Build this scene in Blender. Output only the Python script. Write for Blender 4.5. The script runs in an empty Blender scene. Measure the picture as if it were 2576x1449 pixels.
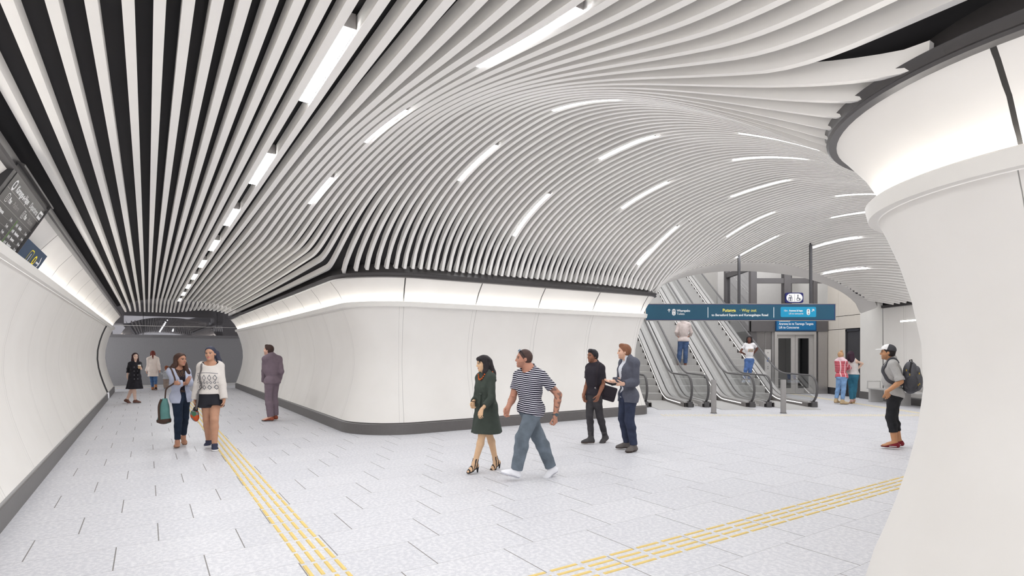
import bpy, math, random
import numpy as np
from mathutils import Vector, Matrix
random.seed(4)
SC = bpy.context.scene
COL = SC.collection
PI = math.pi
# ------------------------------------------------------------------ helpers
def lin(c):
    c = c / 255.0
    return c / 12.92 if c <= 0.04045 else ((c + 0.055) / 1.055) ** 2.4
def rgb(r, g, b): return (lin(r), lin(g), lin(b), 1.0)
MATS = {}
def mat(name, col, rough=0.6, metal=0.0, noise=0.0, scale=8.0, bump=0.0, bscale=60.0, emit=None, estr=0.0, spec=0.5, sheen=0.0):
    if name in MATS: return MATS[name]
    m = bpy.data.materials.new(name); m.use_nodes = True
    nt = m.node_tree; b = nt.nodes['Principled BSDF']
    b.inputs['Base Color'].default_value = col
    b.inputs['Roughness'].default_value = rough
    b.inputs['Metallic'].default_value = metal
    b.inputs['Specular IOR Level'].default_value = spec
    if sheen: b.inputs['Sheen Weight'].default_value = sheen
    tc = nt.nodes.new('ShaderNodeTexCoord')
    if noise:
        n = nt.nodes.new('ShaderNodeTexNoise'); n.inputs['Scale'].default_value = scale; n.inputs['Detail'].default_value = 4
        nt.links.new(tc.outputs['Object'], n.inputs['Vector'])
        mr = nt.nodes.new('ShaderNodeMapRange'); mr.inputs[1].default_value = 0.25; mr.inputs[2].default_value = 0.75
        mr.inputs[3].default_value = 1 - noise; mr.inputs[4].default_value = 1 + noise
        nt.links.new(n.outputs['Fac'], mr.inputs[0])
        mx = nt.nodes.new('ShaderNodeVectorMath'); mx.operation = 'SCALE'; mx.inputs[0].default_value = col[:3]
        nt.links.new(mr.outputs[0], mx.inputs['Scale'])
        nt.links.new(mx.outputs[0], b.inputs['Base Color'])
    if bump:
        n2 = nt.nodes.new('ShaderNodeTexNoise'); n2.inputs['Scale'].default_value = bscale; n2.inputs['Detail'].default_value = 3
        nt.links.new(tc.outputs['Object'], n2.inputs['Vector'])
        bp = nt.nodes.new('ShaderNodeBump'); bp.inputs['Strength'].default_value = bump; bp.inputs['Distance'].default_value = 0.01
        nt.links.new(n2.outputs['Fac'], bp.inputs['Height']); nt.links.new(bp.outputs[0], b.inputs['Normal'])
    if emit:
        b.inputs['Emission Color'].default_value = emit; b.inputs['Emission Strength'].default_value = estr
    MATS[name] = m
    return m
class N:
    """tiny node-expression helper"""
    def __init__(s, m): s.nt = m.node_tree
    def node(s, t, **k):
        n = s.nt.nodes.new(t)
        for a, v in k.items(): setattr(n, a, v)
        return n
    def link(s, a, b): s.nt.links.new(a, b)
    def m(s, op, a, b=None, c=None):
        n = s.node('ShaderNodeMath', operation=op)
        for i, v in enumerate((a, b, c)):
            if v is None: continue
            if isinstance(v, (int, float)): n.inputs[i].default_value = v
            else: s.link(v, n.inputs[i])
        return n.outputs[0]
    def mix(s, f, a, b):
        n = s.node('ShaderNodeMix', data_type='RGBA')
        for k, v in ((0, f), (6, a), (7, b)):
            if isinstance(v, (int, float, tuple)): n.inputs[k].default_value = v
            else: s.link(v, n.inputs[k])
        return n.outputs[2]
class MB:
    def __init__(s): s.v = []; s.f = []; s.mi = []; s.uv = None
    def add(s, vs, fs, mi=0):
        b = len(s.v); s.v += [tuple(map(float, x)) for x in vs]
        s.f += [tuple(b + i for i in f) for f in fs]; s.mi += [mi] * len(fs); return s
    def box(s, lo, hi, mi=0):
        (x0, y0, z0), (x1, y1, z1) = lo, hi
        return s.add([(x0,y0,z0),(x1,y0,z0),(x1,y1,z0),(x0,y1,z0),(x0,y0,z1),(x1,y0,z1),(x1,y1,z1),(x0,y1,z1)],
              [(0,3,2,1),(4,5,6,7),(0,1,5,4),(1,2,6,5),(2,3,7,6),(3,0,4,7)], mi)
    def obox(s, c, ax, ay, az, mi=0):
        c, ax, ay, az = map(Vector, (c, ax, ay, az))
        vs = [c + sx*ax + sy*ay + sz*az for sz in (-1,1) for sx, sy in ((-1,-1),(1,-1),(1,1),(-1,1))]
        return s.add(vs, [(0,3,2,1),(4,5,6,7),(0,1,5,4),(1,2,6,5),(2,3,7,6),(3,0,4,7)], mi)
    def tube(s, pts, r, n=10, cap=True, mi=0, flat=None):
        pts = [Vector(p) for p in pts]; rings = []; prev = None
        for i, p in enumerate(pts):
            t = (pts[min(i+1, len(pts)-1)] - pts[max(i-1, 0)]).normalized()
            if prev is None:
                a = Vector((0,0,1)) if abs(t.z) < 0.9 else Vector((1,0,0))
                x = t.cross(a).normalized()
            else: x = (prev - t * prev.dot(t)).normalized()
            prev = x; y = t.cross(x); rr = r[i] if isinstance(r, (list, tuple)) else r
            fy = flat or 1.0
            rings.append([p + x*rr*math.cos(2*PI*k/n) + y*rr*fy*math.sin(2*PI*k/n) for k in range(n)])
        vs = [q for g in rings for q in g]; fs = []
        for i in range(len(pts)-1):
            for k in range(n): fs.append((i*n+k, i*n+(k+1)%n, (i+1)*n+(k+1)%n, (i+1)*n+k))
        if cap: fs.append(tuple(range(n-1, -1, -1))); fs.append(tuple((len(pts)-1)*n+k for k in range(n)))
        return s.add(vs, fs, mi)
    def sweep(s, rails, closed=False, mi=0):
        """rails: list of point lists, same length; quads between"""
        m = len(rails[0]); vs = [p for r in rails for p in r]; fs = []
        R = len(rails)
        for a in range(R if closed else R-1):
            b = (a+1) % R
            for i in range(m-1): fs.append((a*m+i, a*m+i+1, b*m+i+1, b*m+i))
        return s.add(vs, fs, mi)
    def build(s, name, mats, parent=None, smooth=False, loc=None):
        me = bpy.data.meshes.new(name); me.from_pydata(s.v, [], s.f); me.validate(); me.update()
        o = bpy.data.objects.new(name, me)
        for m in (mats if isinstance(mats, (list, tuple)) else [mats]): me.materials.append(m)
        if len(s.mi) == len(me.polygons): me.polygons.foreach_set('material_index', s.mi)
        if smooth: me.polygons.foreach_set('use_smooth', [True]*len(me.polygons))
        if loc is not None: o.location = loc
        if parent: o.parent = parent
        COL.objects.link(o); return o
def tag(o, label=None, cat=None, group=None, kind=None):
    if label: o['label'] = label
    if cat: o['category'] = cat
    if group: o['group'] = group
    if kind: o['kind'] = kind
    return o
def empty(name, loc, label, cat, group=None, rz=0.0):
    o = bpy.data.objects.new(name, None); o.location = loc; o.rotation_euler.z = rz; o.empty_display_size = 0.1
    COL.objects.link(o); return tag(o, label, cat, group)
def struct(o): o['kind'] = 'structure'; return o
def sharp(o, ang=35):
    me = o.data; me.polygons.foreach_set('use_smooth', [True]*len(me.polygons))
    me.set_sharp_from_angle(angle=math.radians(ang)); return o
def text(parent, body, size, mt, loc, rot, align='LEFT', bold=0.0, ext=0.002, name='lettering', sx=1.0):
    cu = bpy.data.curves.new('tmp', 'FONT'); cu.body = body; cu.size = size; cu.align_x = align; cu.extrude = ext; cu.offset = bold
    cu.resolution_u = 3
    t = bpy.data.objects.new('tmp', cu); COL.objects.link(t)
    dg = bpy.context.evaluated_depsgraph_get(); dg.update()
    me = bpy.data.meshes.new_from_object(t.evaluated_get(dg))
    bpy.data.objects.remove(t); bpy.data.curves.remove(cu)
    me.materials.clear(); me.materials.append(mt)
    o = bpy.data.objects.new(name, me); o.parent = parent; o.location = loc; o.rotation_euler = rot; o.scale = (sx, 1, 1); COL.objects.link(o)
    return o
# ------------------------------------------------------------------ layout: s runs down the left tunnel, t across it
H0 = 1.65
a1 = math.atan2(1409, -918); D1 = (math.cos(a1), math.sin(a1)); D2 = (D1[1], -D1[0])
def W(s, t, z=0.0): return Vector((s*D1[0] + t*D2[0], s*D1[1] + t*D2[1], z))
def ST(x, y): return x*D1[0] + y*D1[1], x*D2[0] + y*D2[1]
# materials of the place
M_wall = mat('wall_panel', rgb(232,229,224), 0.45, noise=0.015, scale=3, bump=0.04, bscale=220)
M_rib = mat('slat_paint', rgb(248,245,241), 0.6, noise=0.01, scale=5)
M_black = mat('black_soffit', rgb(40,38,40), 0.8, noise=0.05, scale=3)
M_rim = mat('dark_rim', rgb(72,69,69), 0.35, noise=0.04)
M_plinth = mat('plinth_metal', rgb(104,101,100), 0.45, metal=0.2, noise=0.05, scale=20)
M_led = mat('led_strip', (1,1,1,1), 0.5, emit=(1,0.975,0.93,1), estr=7.0)
M_lamp = mat('lamp_diffuser', (1,1,1,1), 0.5, emit=(0.97,0.985,1,1), estr=62.0)
M_dark = mat('dark_metal', rgb(78,77,80), 0.4, metal=0.5, noise=0.04)
M_steel = mat('brushed_steel', rgb(176,173,171), 0.35, metal=0.7, noise=0.05, scale=30)
M_grey = mat('grey_paint', rgb(150,147,146), 0.5, noise=0.03)
M_light = mat('light_grey', rgb(205,202,199), 0.45, noise=0.02)
M_white = mat('white_print', rgb(245,245,245), 0.5, noise=0.01)
M_cream = mat('cream_panel', rgb(222,214,203), 0.5, noise=0.02)
M_fix = mat('lamp_housing', rgb(150,146,144), 0.5, noise=0.03)
def panel_material(name, pitch, off, w, double=False, dark=(60,58,56)):
    m = bpy.data.materials.new(name); m.use_nodes = True; n = N(m)
    b = m.node_tree.nodes['Principled BSDF']; b.inputs['Roughness'].default_value = 0.6; b.inputs['Specular IOR Level'].default_value = 0.3
    uv = n.node('ShaderNodeUVMap'); sp = n.node('ShaderNodeSeparateXYZ'); n.link(uv.outputs[0], sp.inputs[0])
    def line(o, width):
        fr = n.m('FRACT', n.m('DIVIDE', n.m('ADD', sp.outputs[0], o), pitch))
        return n.m('LESS_THAN', n.m('ABSOLUTE', n.m('SUBTRACT', fr, 0.5)), width/2/pitch)
    tc = n.node('ShaderNodeTexCoord'); no = n.node('ShaderNodeTexNoise'); no.inputs['Scale'].default_value = 1.3; no.inputs['Detail'].default_value = 8
    n.link(tc.outputs['Object'], no.inputs['Vector'])
    base = n.mix(no.outputs['Fac'], rgb(226,222,217), rgb(238,235,231))
    c = n.mix(line(off, w), base, rgb(*dark))
    if double: c = n.mix(line(off + 0.09, w*0.8), c, rgb(190,187,183))
    n.link(c, b.inputs['Base Color']); return m
M_lower = panel_material('wall_lower_panels', 1.66, 0.55, 0.006, True, (150,147,143))
M_upper = panel_material('wall_upper_panels', 1.66, 0.55, 0.022)
# ------------------------------------------------------------------ wall paths: points (x, y), outward normal
def line_path(p0, p1, step=0.5):
    p0, p1 = Vector(p0), Vector(p1); n = max(1, int((p1-p0).length/step)); d = (p1-p0).normalized()
    nr = Vector((d.y, -d.x))
    return [(p0.lerp(p1, i/n), nr) for i in range(n+1)]
def arc_path(c, R, a_0, a_1, n=18):
    c = Vector(c); out = []
    for i in range(n+1):
        a = a_0 + (a_1-a_0)*i/n; d = Vector((math.cos(a), math.sin(a))); out.append((c + d*R, d if a_1 < a_0 and False else -d))
    return out
def ang(v): return math.atan2(v[1], v[0])
PROFILE_LOW = [(0.235,0.0),(0.4,0.06),(0.6,0.125),(0.85,0.195),(1.1,0.25),(1.4,0.285),(1.7,0.275),(2.0,0.22),(2.25,0.15),(2.45,0.075),(2.55,0.03)]
PROFILE_LEDGE = [(2.555,0.12),(2.553,0.0),(2.556,-0.03),(2.645,-0.05),(2.655,-0.04),(2.655,-0.02),(2.62,-0.015),(2.62,0.09)]
PROFILE_UP = [(2.62,0.09),(2.72,0.04),(2.9,-0.06),(3.05,-0.18),(3.13,-0.25)]
PROFILE_LED = [(2.625,0.0),(2.625,0.05)]
PROFILE_RIM = [(3.09,-0.18),(3.105,-0.27),(3.12,-0.285),(3.135,-0.27),(3.17,-0.28),(3.185,-0.295),(3.195,-0.28),(3.195,-0.2),(3.45,-0.12)]
PROFILE_PLINTH = [(0.0,-0.035),(0.205,-0.03),(0.215,-0.022),(0.215,0.03),(0.24,0.03)]
def dedupe(path):
    out = [path[0]]
    for p in path[1:]:
        if (p[0]-out[-1][0]).length > 1e-4: out.append(p)
    return out
def extr(name, path, prof, mats, smooth=True, flip=False, parent=None, ang=30, u0=0.0):
    path = dedupe(path); L = [u0]
    for i in range(1, len(path)): L.append(L[-1] + (path[i][0]-path[i-1][0]).length)
    vs, uvs = [], []
    for (z, o) in prof:
        for (p, nr), l in zip(path, L):
            q = p + nr*o; vs.append((q.x, q.y, z)); uvs.append((l, z))
    m = len(path); fs = []
    for a in range(len(prof)-1):
        for i in range(m-1):
            f = (a*m+i, a*m+i+1, (a+1)*m+i+1, (a+1)*m+i); fs.append(f[::-1] if flip else f)
    mb = MB(); mb.add(vs, fs); o = mb.build(name, mats, parent)
    ul = o.data.uv_layers.new(name='UVMap')
    idx = np.zeros(len(o.data.loops), dtype=np.int32); o.data.loops.foreach_get('vertex_index', idx)
    ul.data.foreach_set('uv', np.array(uvs, dtype=np.float32)[idx].ravel())
    if smooth: sharp(o, ang)
    return o
def wall_set(side, path, u0=0.0, plinth=True):
    """panelled tunnel wall: plinth, bowed lower panels, lit ledge, leaning upper panels, dark rim"""
    struct(extr('wall_'+side, path, PROFILE_LOW if plinth else [(0.0, -0.06)]+PROFILE_LOW, M_lower, u0=u0))
    struct(extr('wall_'+side+'_upper', path, PROFILE_UP, M_upper, u0=u0))
    struct(extr('trim_ledge_'+side, path, PROFILE_LEDGE, M_wall))
    struct(extr('trim_light_'+side, path, PROFILE_LED, M_led))
    struct(extr('trim_rim_'+side, path, PROFILE_RIM, M_rim))
    if plinth: struct(extr('baseboard_'+side, path, PROFILE_PLINTH, M_plinth))
def xy(s, t): v = W(s, t); return Vector((v.x, v.y))
def mk(path, toward):
    """orient all normals away from a point inside the room"""
    out = []
    for p, nr in path:
        out.append((p, nr))
    return out
T_L, T_R, S_M, S_N, RC = -1.15, 3.40, 10.5, 2.01, 1.2
T_RN, RN = 3.58, 1.16
# left wall: normal points to -t
nl = Vector((-D2[0], -D2[1])); nrr = Vector(D2); nf = Vector(D1); nb = Vector((-D1[0], -D1[1]))
def straight(s0, t0, s1, t1, nr, step=0.6):
    p0, p1 = xy(s0, t0), xy(s1, t1); n = max(1, int((p1-p0).length/step))
    return [(p0.lerp(p1, i/n), nr) for i in range(n+1)]
def corner(sc, tc, R, a0_, a1_, n=20):
    out = []
    for i in range(n+1):
        a = a0_ + (a1_-a0_)*i/n; ds, dt = math.cos(a), math.sin(a)   # a measured from +s towards +t
        p = xy(sc + R*ds, tc + R*dt); d = Vector((ds*D1[0]+dt*D2[0], ds*D1[1]+dt*D2[1]))
        out.append((p, -d))
    return out
LEFT_A = straight(-3.0, T_L, 23.6, T_L, nl)
LEFT_B = straight(24.35, T_L, 28.3, T_L, nl)
# middle wall: down the tunnel's right side, round the corner, then along d2
X_END = 3.72
MIDDLE = straight(28.3, T_R, S_M+RC, T_R, nrr) + corner(S_M+RC, T_R+RC, RC, -PI/2, -PI)
pe = xy(S_M, 11.15)
MIDDLE += straight(S_M, T_R+RC, S_M, 10.95, nf)
# rounded end of the middle wall turning into the escalator hall
e0 = xy(S_M, 10.95); a_s = ang((-D1[0], -D1[1])); Re = 0.3
ce = e0 + nf*Re
MIDDLE += [(ce + Vector((math.cos(a), math.sin(a)))*Re, -Vector((math.cos(a), math.sin(a)))) for a in [a_s + (0 - a_s)*i/8 for i in range(1, 9)]]
pl = MIDDLE[-1][0]; X_END = pl.x
MIDDLE += [(Vector((pl.x, pl.y + q)), Vector((-1, 0))) for q in (0.5, 1.5, 3, 6)]
# near wall (right): tunnel side behind the camera, rounded nose, along d2, bend, then along the hall
X_R = 12.4
NEAR = straight(-3.2, T_RN, S_N-RN, T_RN, nrr) + corner(S_N-RN, T_RN+RN, RN, -PI/2, 0)
tb = (X_R - S_N*D1[0]) / D2[0]; Rb = 3.0; turn = PI/2 - ang(D2); tl = Rb*math.tan(turn/2)
NEAR += straight(S_N, T_RN+RN, S_N, tb - tl, nb)
cb = xy(S_N, tb - tl) + nf*Rb
a_b = ang((-D1[0], -D1[1]))
NEAR += [(cb + Vector((math.cos(a), math.sin(a)))*Rb, Vector((math.cos(a), math.sin(a)))) for a in [a_b + (0 - a_b)*i/12 for i in range(1, 13)]]
yb = NEAR[-1][0].y
Y_ARCH_R = 18.7
NEAR += [(Vector((X_R, yb + 0.4*i)), Vector((1, 0))) for i in range(1, 6)]
Y_FLAT = NEAR[-1][0].y
HALLW = [(Vector((X_R, Y_FLAT + (Y_ARCH_R-Y_FLAT)*i/8)), Vector((1, 0))) for i in range(9)]
# the corner arcs bulge into the room, so their outward normal is towards the arc centre (already -d)
wall_set('left', LEFT_A); wall_set('left_far', LEFT_B)
wall_set('center', MIDDLE, 0.365); wall_set('right', NEAR, -0.56, False)
struct(extr('wall_hall', HALLW, [(0.235, 0.0), (3.13, -0.02)], M_lower)); struct(extr('trim_rim_hall', HALLW, [(z, o+0.2) for z, o in PROFILE_RIM], M_rim)); struct(extr('baseboard_hall_side', HALLW, PROFILE_PLINTH, M_plinth))
NEAR = NEAR + HALLW[1:]
# dark recess strip in the left wall
gap = straight(23.5, T_L, 24.45, T_L, nl, 0.3)
struct(extr('trim_recess_left', gap, [(z, o+0.004) for z, o in PROFILE_LOW], mat('recess_matte', rgb(74,73,74), 0.95, noise=0.03, spec=0.05)))
struct(extr('wall_recess_left_upper', gap, PROFILE_UP, M_upper)); struct(extr('trim_recess_rim', gap, PROFILE_RIM, M_rim))
struct(extr('trim_recess_ledge', gap, PROFILE_LEDGE, M_wall)); struct(extr('trim_recess_light', gap, PROFILE_LED, M_led))
struct(extr('baseboard_left_recess', gap, [(z, o+0.06) for z, o in PROFILE_PLINTH], M_plinth))
# ------------------------------------------------------------------ ceiling surface
def top_line(path, o=-0.25): return [p + nr*o for p, nr in path]
LT = top_line(dedupe(MIDDLE)); RT = top_line(dedupe(NEAR))
i_n = next(i for i, p in enumerate(RT) if ST(p.x, p.y)[1] > T_R - 0.1 and ST(p.x, p.y)[0] > S_N-RN - 0.01)
left_poly = np.array([p[:] for p in LT]); right_poly = np.array([p[:] for p in RT])
lp2 = [p for p in LT if ST(p.x, p.y)[0] < 11.8]           # boundary of the vault only
rp2 = RT
def dist_poly(P, poly):
    P = np.asarray(P, float); best = np.full(len(P), 1e9)
    for a, b in zip(poly[:-1], poly[1:]):
        a = np.array(a); ab = np.array(b)-a; l2 = ab@ab
        if l2 < 1e-10: continue
        h = np.clip(((P-a)@ab)/l2, 0, 1); best = np.minimum(best, np.linalg.norm(P-a-h[:,None]*ab, axis=1))
    return best
vl = [p[:] for p in LT[:-4]] + [(LT[-1].x, LT[-1].y + 30)]
vr = [p[:] for p in RT] + [(X_R-0.22, 60)]
BK0 = Vector((LT[-5].x + 0.02, LT[-5].y)); BK1 = Vector((X_R - 0.2, Y_ARCH_R))
# vault outline (plan)
POLY = [xy(-3.1, T_R-0.25)[:]] + [p[:] for p in rp2] + [BK1[:]] + [BK0[:]] + [p[:] for p in lp2[::-1] if ST(p.x, p.y)[1] < 11.0]
POLY_ST = [ST(*p) for p in POLY]
def inside_poly(P, poly):
    x, y = P[:,0], P[:,1]; ins = np.zeros(len(P), bool); j = len(poly)-1
    for i in range(len(poly)):
        xi, yi = poly[i]; xj, yj = poly[j]
        c = ((yi > y) != (yj > y)) & (x < (xj-xi)*(y-yi)/((yj-yi) if abs(yj-yi) > 1e-12 else 1e-12) + xi); ins ^= c; j = i
    return ins
def beam_z(k): return 3.13 + 1.15*(1-abs(2*k-1)**2.2)**0.6
def ceil_z(P):
    P = np.asarray(P, float)
    s = P[:,0]*D1[0] + P[:,1]*D1[1]; t = P[:,0]*D2[0] + P[:,1]*D2[1]
    dl = dist_poly(P, vl); dr = dist_poly(P, vr)
    u = np.clip(np.abs(dr-dl)/(dr+dl+1e-6), 0, 1)
    # outside the two boundaries -> springing height
    g = np.where(dr < dl, 1-np.power(u, 1.75), np.power(1-np.power(u, 2.2), 0.56))
    x = np.clip((t-0.55)/4.6, 0, 1); ramp = 1-np.power(1-x, 1.8)
    bd = BK1-BK0; bn = np.array([-bd.y, bd.x])/bd.length
    db = np.clip(-((P-np.array(BK0[:]))@bn), 0, 4.5)
    fl_ = np.clip((11.6-t)/2.6, 0, 1); fl_ = fl_*fl_*(3-2*fl_)
    rise = 1.15 + 0.6*np.maximum(np.sin(np.clip(db/3.0, 0, 1)*PI/2), fl_)
    B = 3.14 + rise*ramp*g
    B = np.where((s > S_M-0.22) & (t > T_R+RC) & (t < 10.9) | (s < S_N+0.22) & (t > T_RN+RN) & (t < 11), 3.14, B)
    ok = inside_poly(P, POLY) | ((t > -1.0) & (t < T_R-0.25)) | (dist_poly(P, POLY+[POLY[0]]) < 0.03)
    past_ = (P-np.array(BK0[:]))@bn
    B = np.where(ok | ((past_ > -0.6) & (t > 9)), B, 3.14)
    ns_ = np.clip((6.5-s)/4.0, 0, 1); uu = np.clip(np.abs(t-1.12)/np.where(t > 1.12, 2.05+0.45*ns_*ns_*(3-2*ns_), 2.05), 0, 1)
    A = np.where(t < np.where(s < 6, T_RN-0.235, T_R-0.15), 3.62 - 0.42*np.power(uu, 2.6), 3.0)
    # beyond s = 25.6 the slats dip to the end of the tunnel
    e = np.clip((s-25.6)/2.5, 0, 1); A = A*(1-e) + np.minimum(A, 3.32)*e
    k = 0.10; h = np.clip(0.5 + 0.5*(A-B)/k, 0, 1)
    return B*(1-h) + A*h + k*h*(1-h)
def zc(x, y): return float(ceil_z([(x, y)])[0])
def span(t):
    hits = []
    n = len(POLY_ST)
    for i in range(n):
        (sa, ta), (sb, tb_) = POLY_ST[i], POLY_ST[(i+1) % n]
        if (ta <= t) != (tb_ <= t): hits.append(sa + (sb-sa)*(t-ta)/(tb_-ta))
    hits.sort(); return (hits[0], hits[-1]) if len(hits) >= 2 else None
# slat offsets across
TK = [-0.745,-0.575,-0.405,-0.245,-0.085,0.058,0.192,0.328,0.458,0.587,0.715,0.838,0.966]
TK += [1.115 + 0.152*i for i in range(0, 14)]
TK2 = []
t_ = 3.268
while t_ < 20.3: TK2.append(t_); t_ += 0.157
def slat(t, s0, s1, label, group, W_=0.058, D_=0.115):
    L = s1-s0; n = max(6, int(L/0.13)); ss = np.linspace(s0, s1, n+1)
    P = np.stack([ss*D1[0]+t*D2[0], ss*D1[1]+t*D2[1]], 1); z = ceil_z(P)
    dz = np.gradient(z, ss); q = np.sqrt(1+dz*dz); ns, nz = -dz/q, 1/q     # normal in the slat's plane
    rails = []
    for dt, dd in ((-W_/2, 0), (W_/2, 0), (W_/2*0.9, D_), (-W_/2*0.9, D_)):
        sq = ss + ns*dd; tq = t + dt
        rails.append([(a*D1[0]+tq*D2[0], a*D1[1]+tq*D2[1], c) for a, c in zip(sq, z + nz*dd)])
    mb = MB(); m = len(ss); mb.sweep(rails, closed=True)
    mb.f = [f[::-1] for f in mb.f]
    mb.f += [(0, m, 2*m, 3*m), (3*m+m-1, 2*m+m-1, m+m-1, m-1)]; mb.mi += [0, 0]
    o = mb.build('ceiling_slat', M_rib); sharp(o, 40); tag(o, label, 'slat', group); return o
for t in TK: slat(t, -2.9, 28.1, 'long white slat running down the black ceiling of the left tunnel', 'tunnel ceiling slats')
for t in TK2:
    sp_ = span(t)
    if not sp_ or sp_[1]-sp_[0] < 0.6: continue
    slat(t, sp_[0]-(0.10 if t < 5.5 else -0.02), sp_[1]-0.02, 'white slat arching over the wide vault above the walkway', 'vault ceiling slats', D_=0.125)
# black backing above the slats
mb = MB(); st = 0.2; S_ = np.arange(-3.2, 26.0, st); T_ = np.arange(-1.3, 21.0, st)
gs, gt = np.meshgrid(S_, T_, indexing='ij'); P = np.stack([(gs*D1[0]+gt*D2[0]).ravel(), (gs*D1[1]+gt*D2[1]).ravel()], 1)
z = ceil_z(P) + 0.15; z = np.maximum(z, 3.3)
keep_t1 = (gt.ravel() > -1.25) & (gt.ravel() < 3.75)
keep = keep_t1 | inside_poly(P, POLY) | ((dist_poly(P, POLY + [POLY[0]]) < 0.6) & (P[:,1] < 40))
bdv = BK1-BK0; past = (P - np.array(BK0[:])) @ (np.array([-bdv.y, bdv.x])/bdv.length)
keep &= ~((past > 0.15) & (gt.ravel() > 5))
idx = -np.ones(len(P), int); vs = []
ns_, nt_ = len(S_), len(T_)
K = keep.reshape(ns_, nt_)
cells = K[:-1,:-1] | K[1:,:-1] | K[:-1,1:] | K[1:,1:]
use = np.zeros_like(K)
for a, b in ((0,0),(1,0),(0,1),(1,1)): use[a:ns_-1+a, b:nt_-1+b] |= cells
ids = np.cumsum(use.ravel())-1
mb.v = [(p[0], p[1], zz) for p, zz, u_ in zip(P, z, use.ravel()) if u_]
for i, j in zip(*np.nonzero(cells)):
    a, b, c, d = i*nt_+j, (i+1)*nt_+j, (i+1)*nt_+j+1, i*nt_+j+1
    mb.f.append((ids[a], ids[b], ids[c], ids[d])); mb.mi.append(0)
struct(mb.build('ceiling', M_black, smooth=True))
# ------------------------------------------------------------------ ceiling lights
def ceiling_light(t, s1, label, group, L=1.2, w=0.078, rec=0.012):
    s0 = s1 - L; n = 6; ss = np.linspace(s0, s1, n+1)
    P = np.stack([ss*D1[0]+t*D2[0], ss*D1[1]+t*D2[1]], 1); z = ceil_z(P) + rec
    c = W((s0+s1)/2, t, float(z[n//2]))
    e = empty('ceiling_light', c, label, 'light', group)
    def rail(dt, dz): return [(a*D1[0]+(t+dt)*D2[0]-c.x, a*D1[1]+(t+dt)*D2[1]-c.y, zz+dz-c.z) for a, zz in zip(ss, z)]
    r = [rail(-w/2, 0.004), rail(w/2, 0.004), rail(w/2, 0.10), rail(-w/2, 0.10)]
    mb = MB(); mb.sweep(r[1:] + [r[0]]); m = n+1
    mb.f += [(0, m, 2*m, 3*m), (m-1, 2*m-1, 3*m-1, 4*m-1)]; mb.mi += [0, 0]
    mb.build('housing', M_fix, e)
    mb = MB(); mb.sweep([rail(-w/2+0.004, 0.0), rail(w/2-0.004, 0.0)]); mb.f = [f[::-1] for f in mb.f]
    mb.build('diffuser', M_lamp, e)
def gap_t(t):
    al = TK + TK2; a = max(x for x in al if x <= t); b = min(x for x in al if x > t); return (a+b)/2
for k in range(-1, 9):
    s1 = 4.62 + 2.6*k
    ceiling_light(gap_t(1.05), s1, 'slim rectangular light in the row of lamps down the left tunnel', 'tunnel lamp row')
rows = [(2.17, 8.95, 3), (4.39, 8.47, 3), (6.28, 9.65, 3), (8.2, 8.45, 3), (10.1, 9.83, 3), (12.0, 8.68, 3), (13.9, 9.75, 4), (15.8, 8.6, 4), (17.6, 9.3, 3)]
for t, s, n in rows:
    for k in range(n):
        g = gap_t(t); sp_ = span(g) or (2.3, 10.2); s1 = s - 2.62*k
        if t < 3.2: sp_ = (0, 12)
        if s1 > sp_[1]-0.1 or s1-1.2 < sp_[0]+0.3: continue
        ceiling_light(g, s1, 'slim recessed light set between the slats of the wide vault', 'vault lamps', w=0.060, rec=0.006)
# ------------------------------------------------------------------ arch beam at the mouth of the escalator hall
K_ = [i/40 for i in range(41)]
def bp(k, off, dz):
    p = BK0.lerp(BK1, k); d = (BK1-BK0).normalized(); nn = Vector((-d.y, d.x))
    kz = beam_z(k); q = p + nn*off
    return (q.x, q.y, kz + dz)
M_beam = mat('beam_paint', rgb(214,211,208), 0.5, noise=0.02)
mb = MB(); mb.sweep([[bp(k, 0.0, 0.3) for k in K_], [bp(k, 0.0, 0.02) for k in K_], [bp(k, 0.05, -0.02) for k in K_], [bp(k, 0.55, -0.16) for k in K_], [bp(k, 0.6, -0.13) for k in K_], [bp(k, 0.62, 0.9) for k in K_]])
o = mb.build('trim_arch', M_beam); struct(sharp(o, 35))
# ------------------------------------------------------------------ floor
fl = MB(); fl.add([(-6, -27, 0), (40, -27, 0), (40, 3, 0), (-6, 3, 0)], [(0,1,2,3)])
fo = fl.build('floor', []); struct(fo)
fo.data.materials.clear()
mfl = bpy.data.materials.new('terrazzo_floor'); mfl.use_nodes = True; n = N(mfl)
b = mfl.node_tree.nodes['Principled BSDF']; b.inputs['Roughness'].default_value = 0.5
tc = n.node('ShaderNodeTexCoord'); sp = n.node('ShaderNodeSeparateXYZ'); n.link(tc.outputs['Object'], sp.inputs[0])
RW, TW = 0.604, 0.907
row = n.m('FLOOR', n.m('DIVIDE', n.m('SUBTRACT', sp.outputs[0], 3.97), RW))
fr = n.m('FRACT', n.m('DIVIDE', n.m('SUBTRACT', sp.outputs[0], 3.97), RW))
tt = n.m('DIVIDE', n.m('SUBTRACT', n.m('SUBTRACT', n.m('MULTIPLY', sp.outputs[1], -1.0), 0.085), n.m('MULTIPLY', row, TW/3)), TW)
ft = n.m('FRACT', tt)
def edge(f, w): return n.m('LESS_THAN', n.m('MINIMUM', f, n.m('SUBTRACT', 1.0, f)), w)
j_short = edge(ft, 0.0045/TW); j_long = edge(fr, 0.0022/RW)
tile = n.node('ShaderNodeTexWhiteNoise', noise_dimensions='2D'); cmb = n.node('ShaderNodeCombineXYZ')
n.link(row, cmb.inputs[0]); n.link(n.m('FLOOR', tt), cmb.inputs[1]); n.link(cmb.outputs[0], tile.inputs['Vector'])
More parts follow.
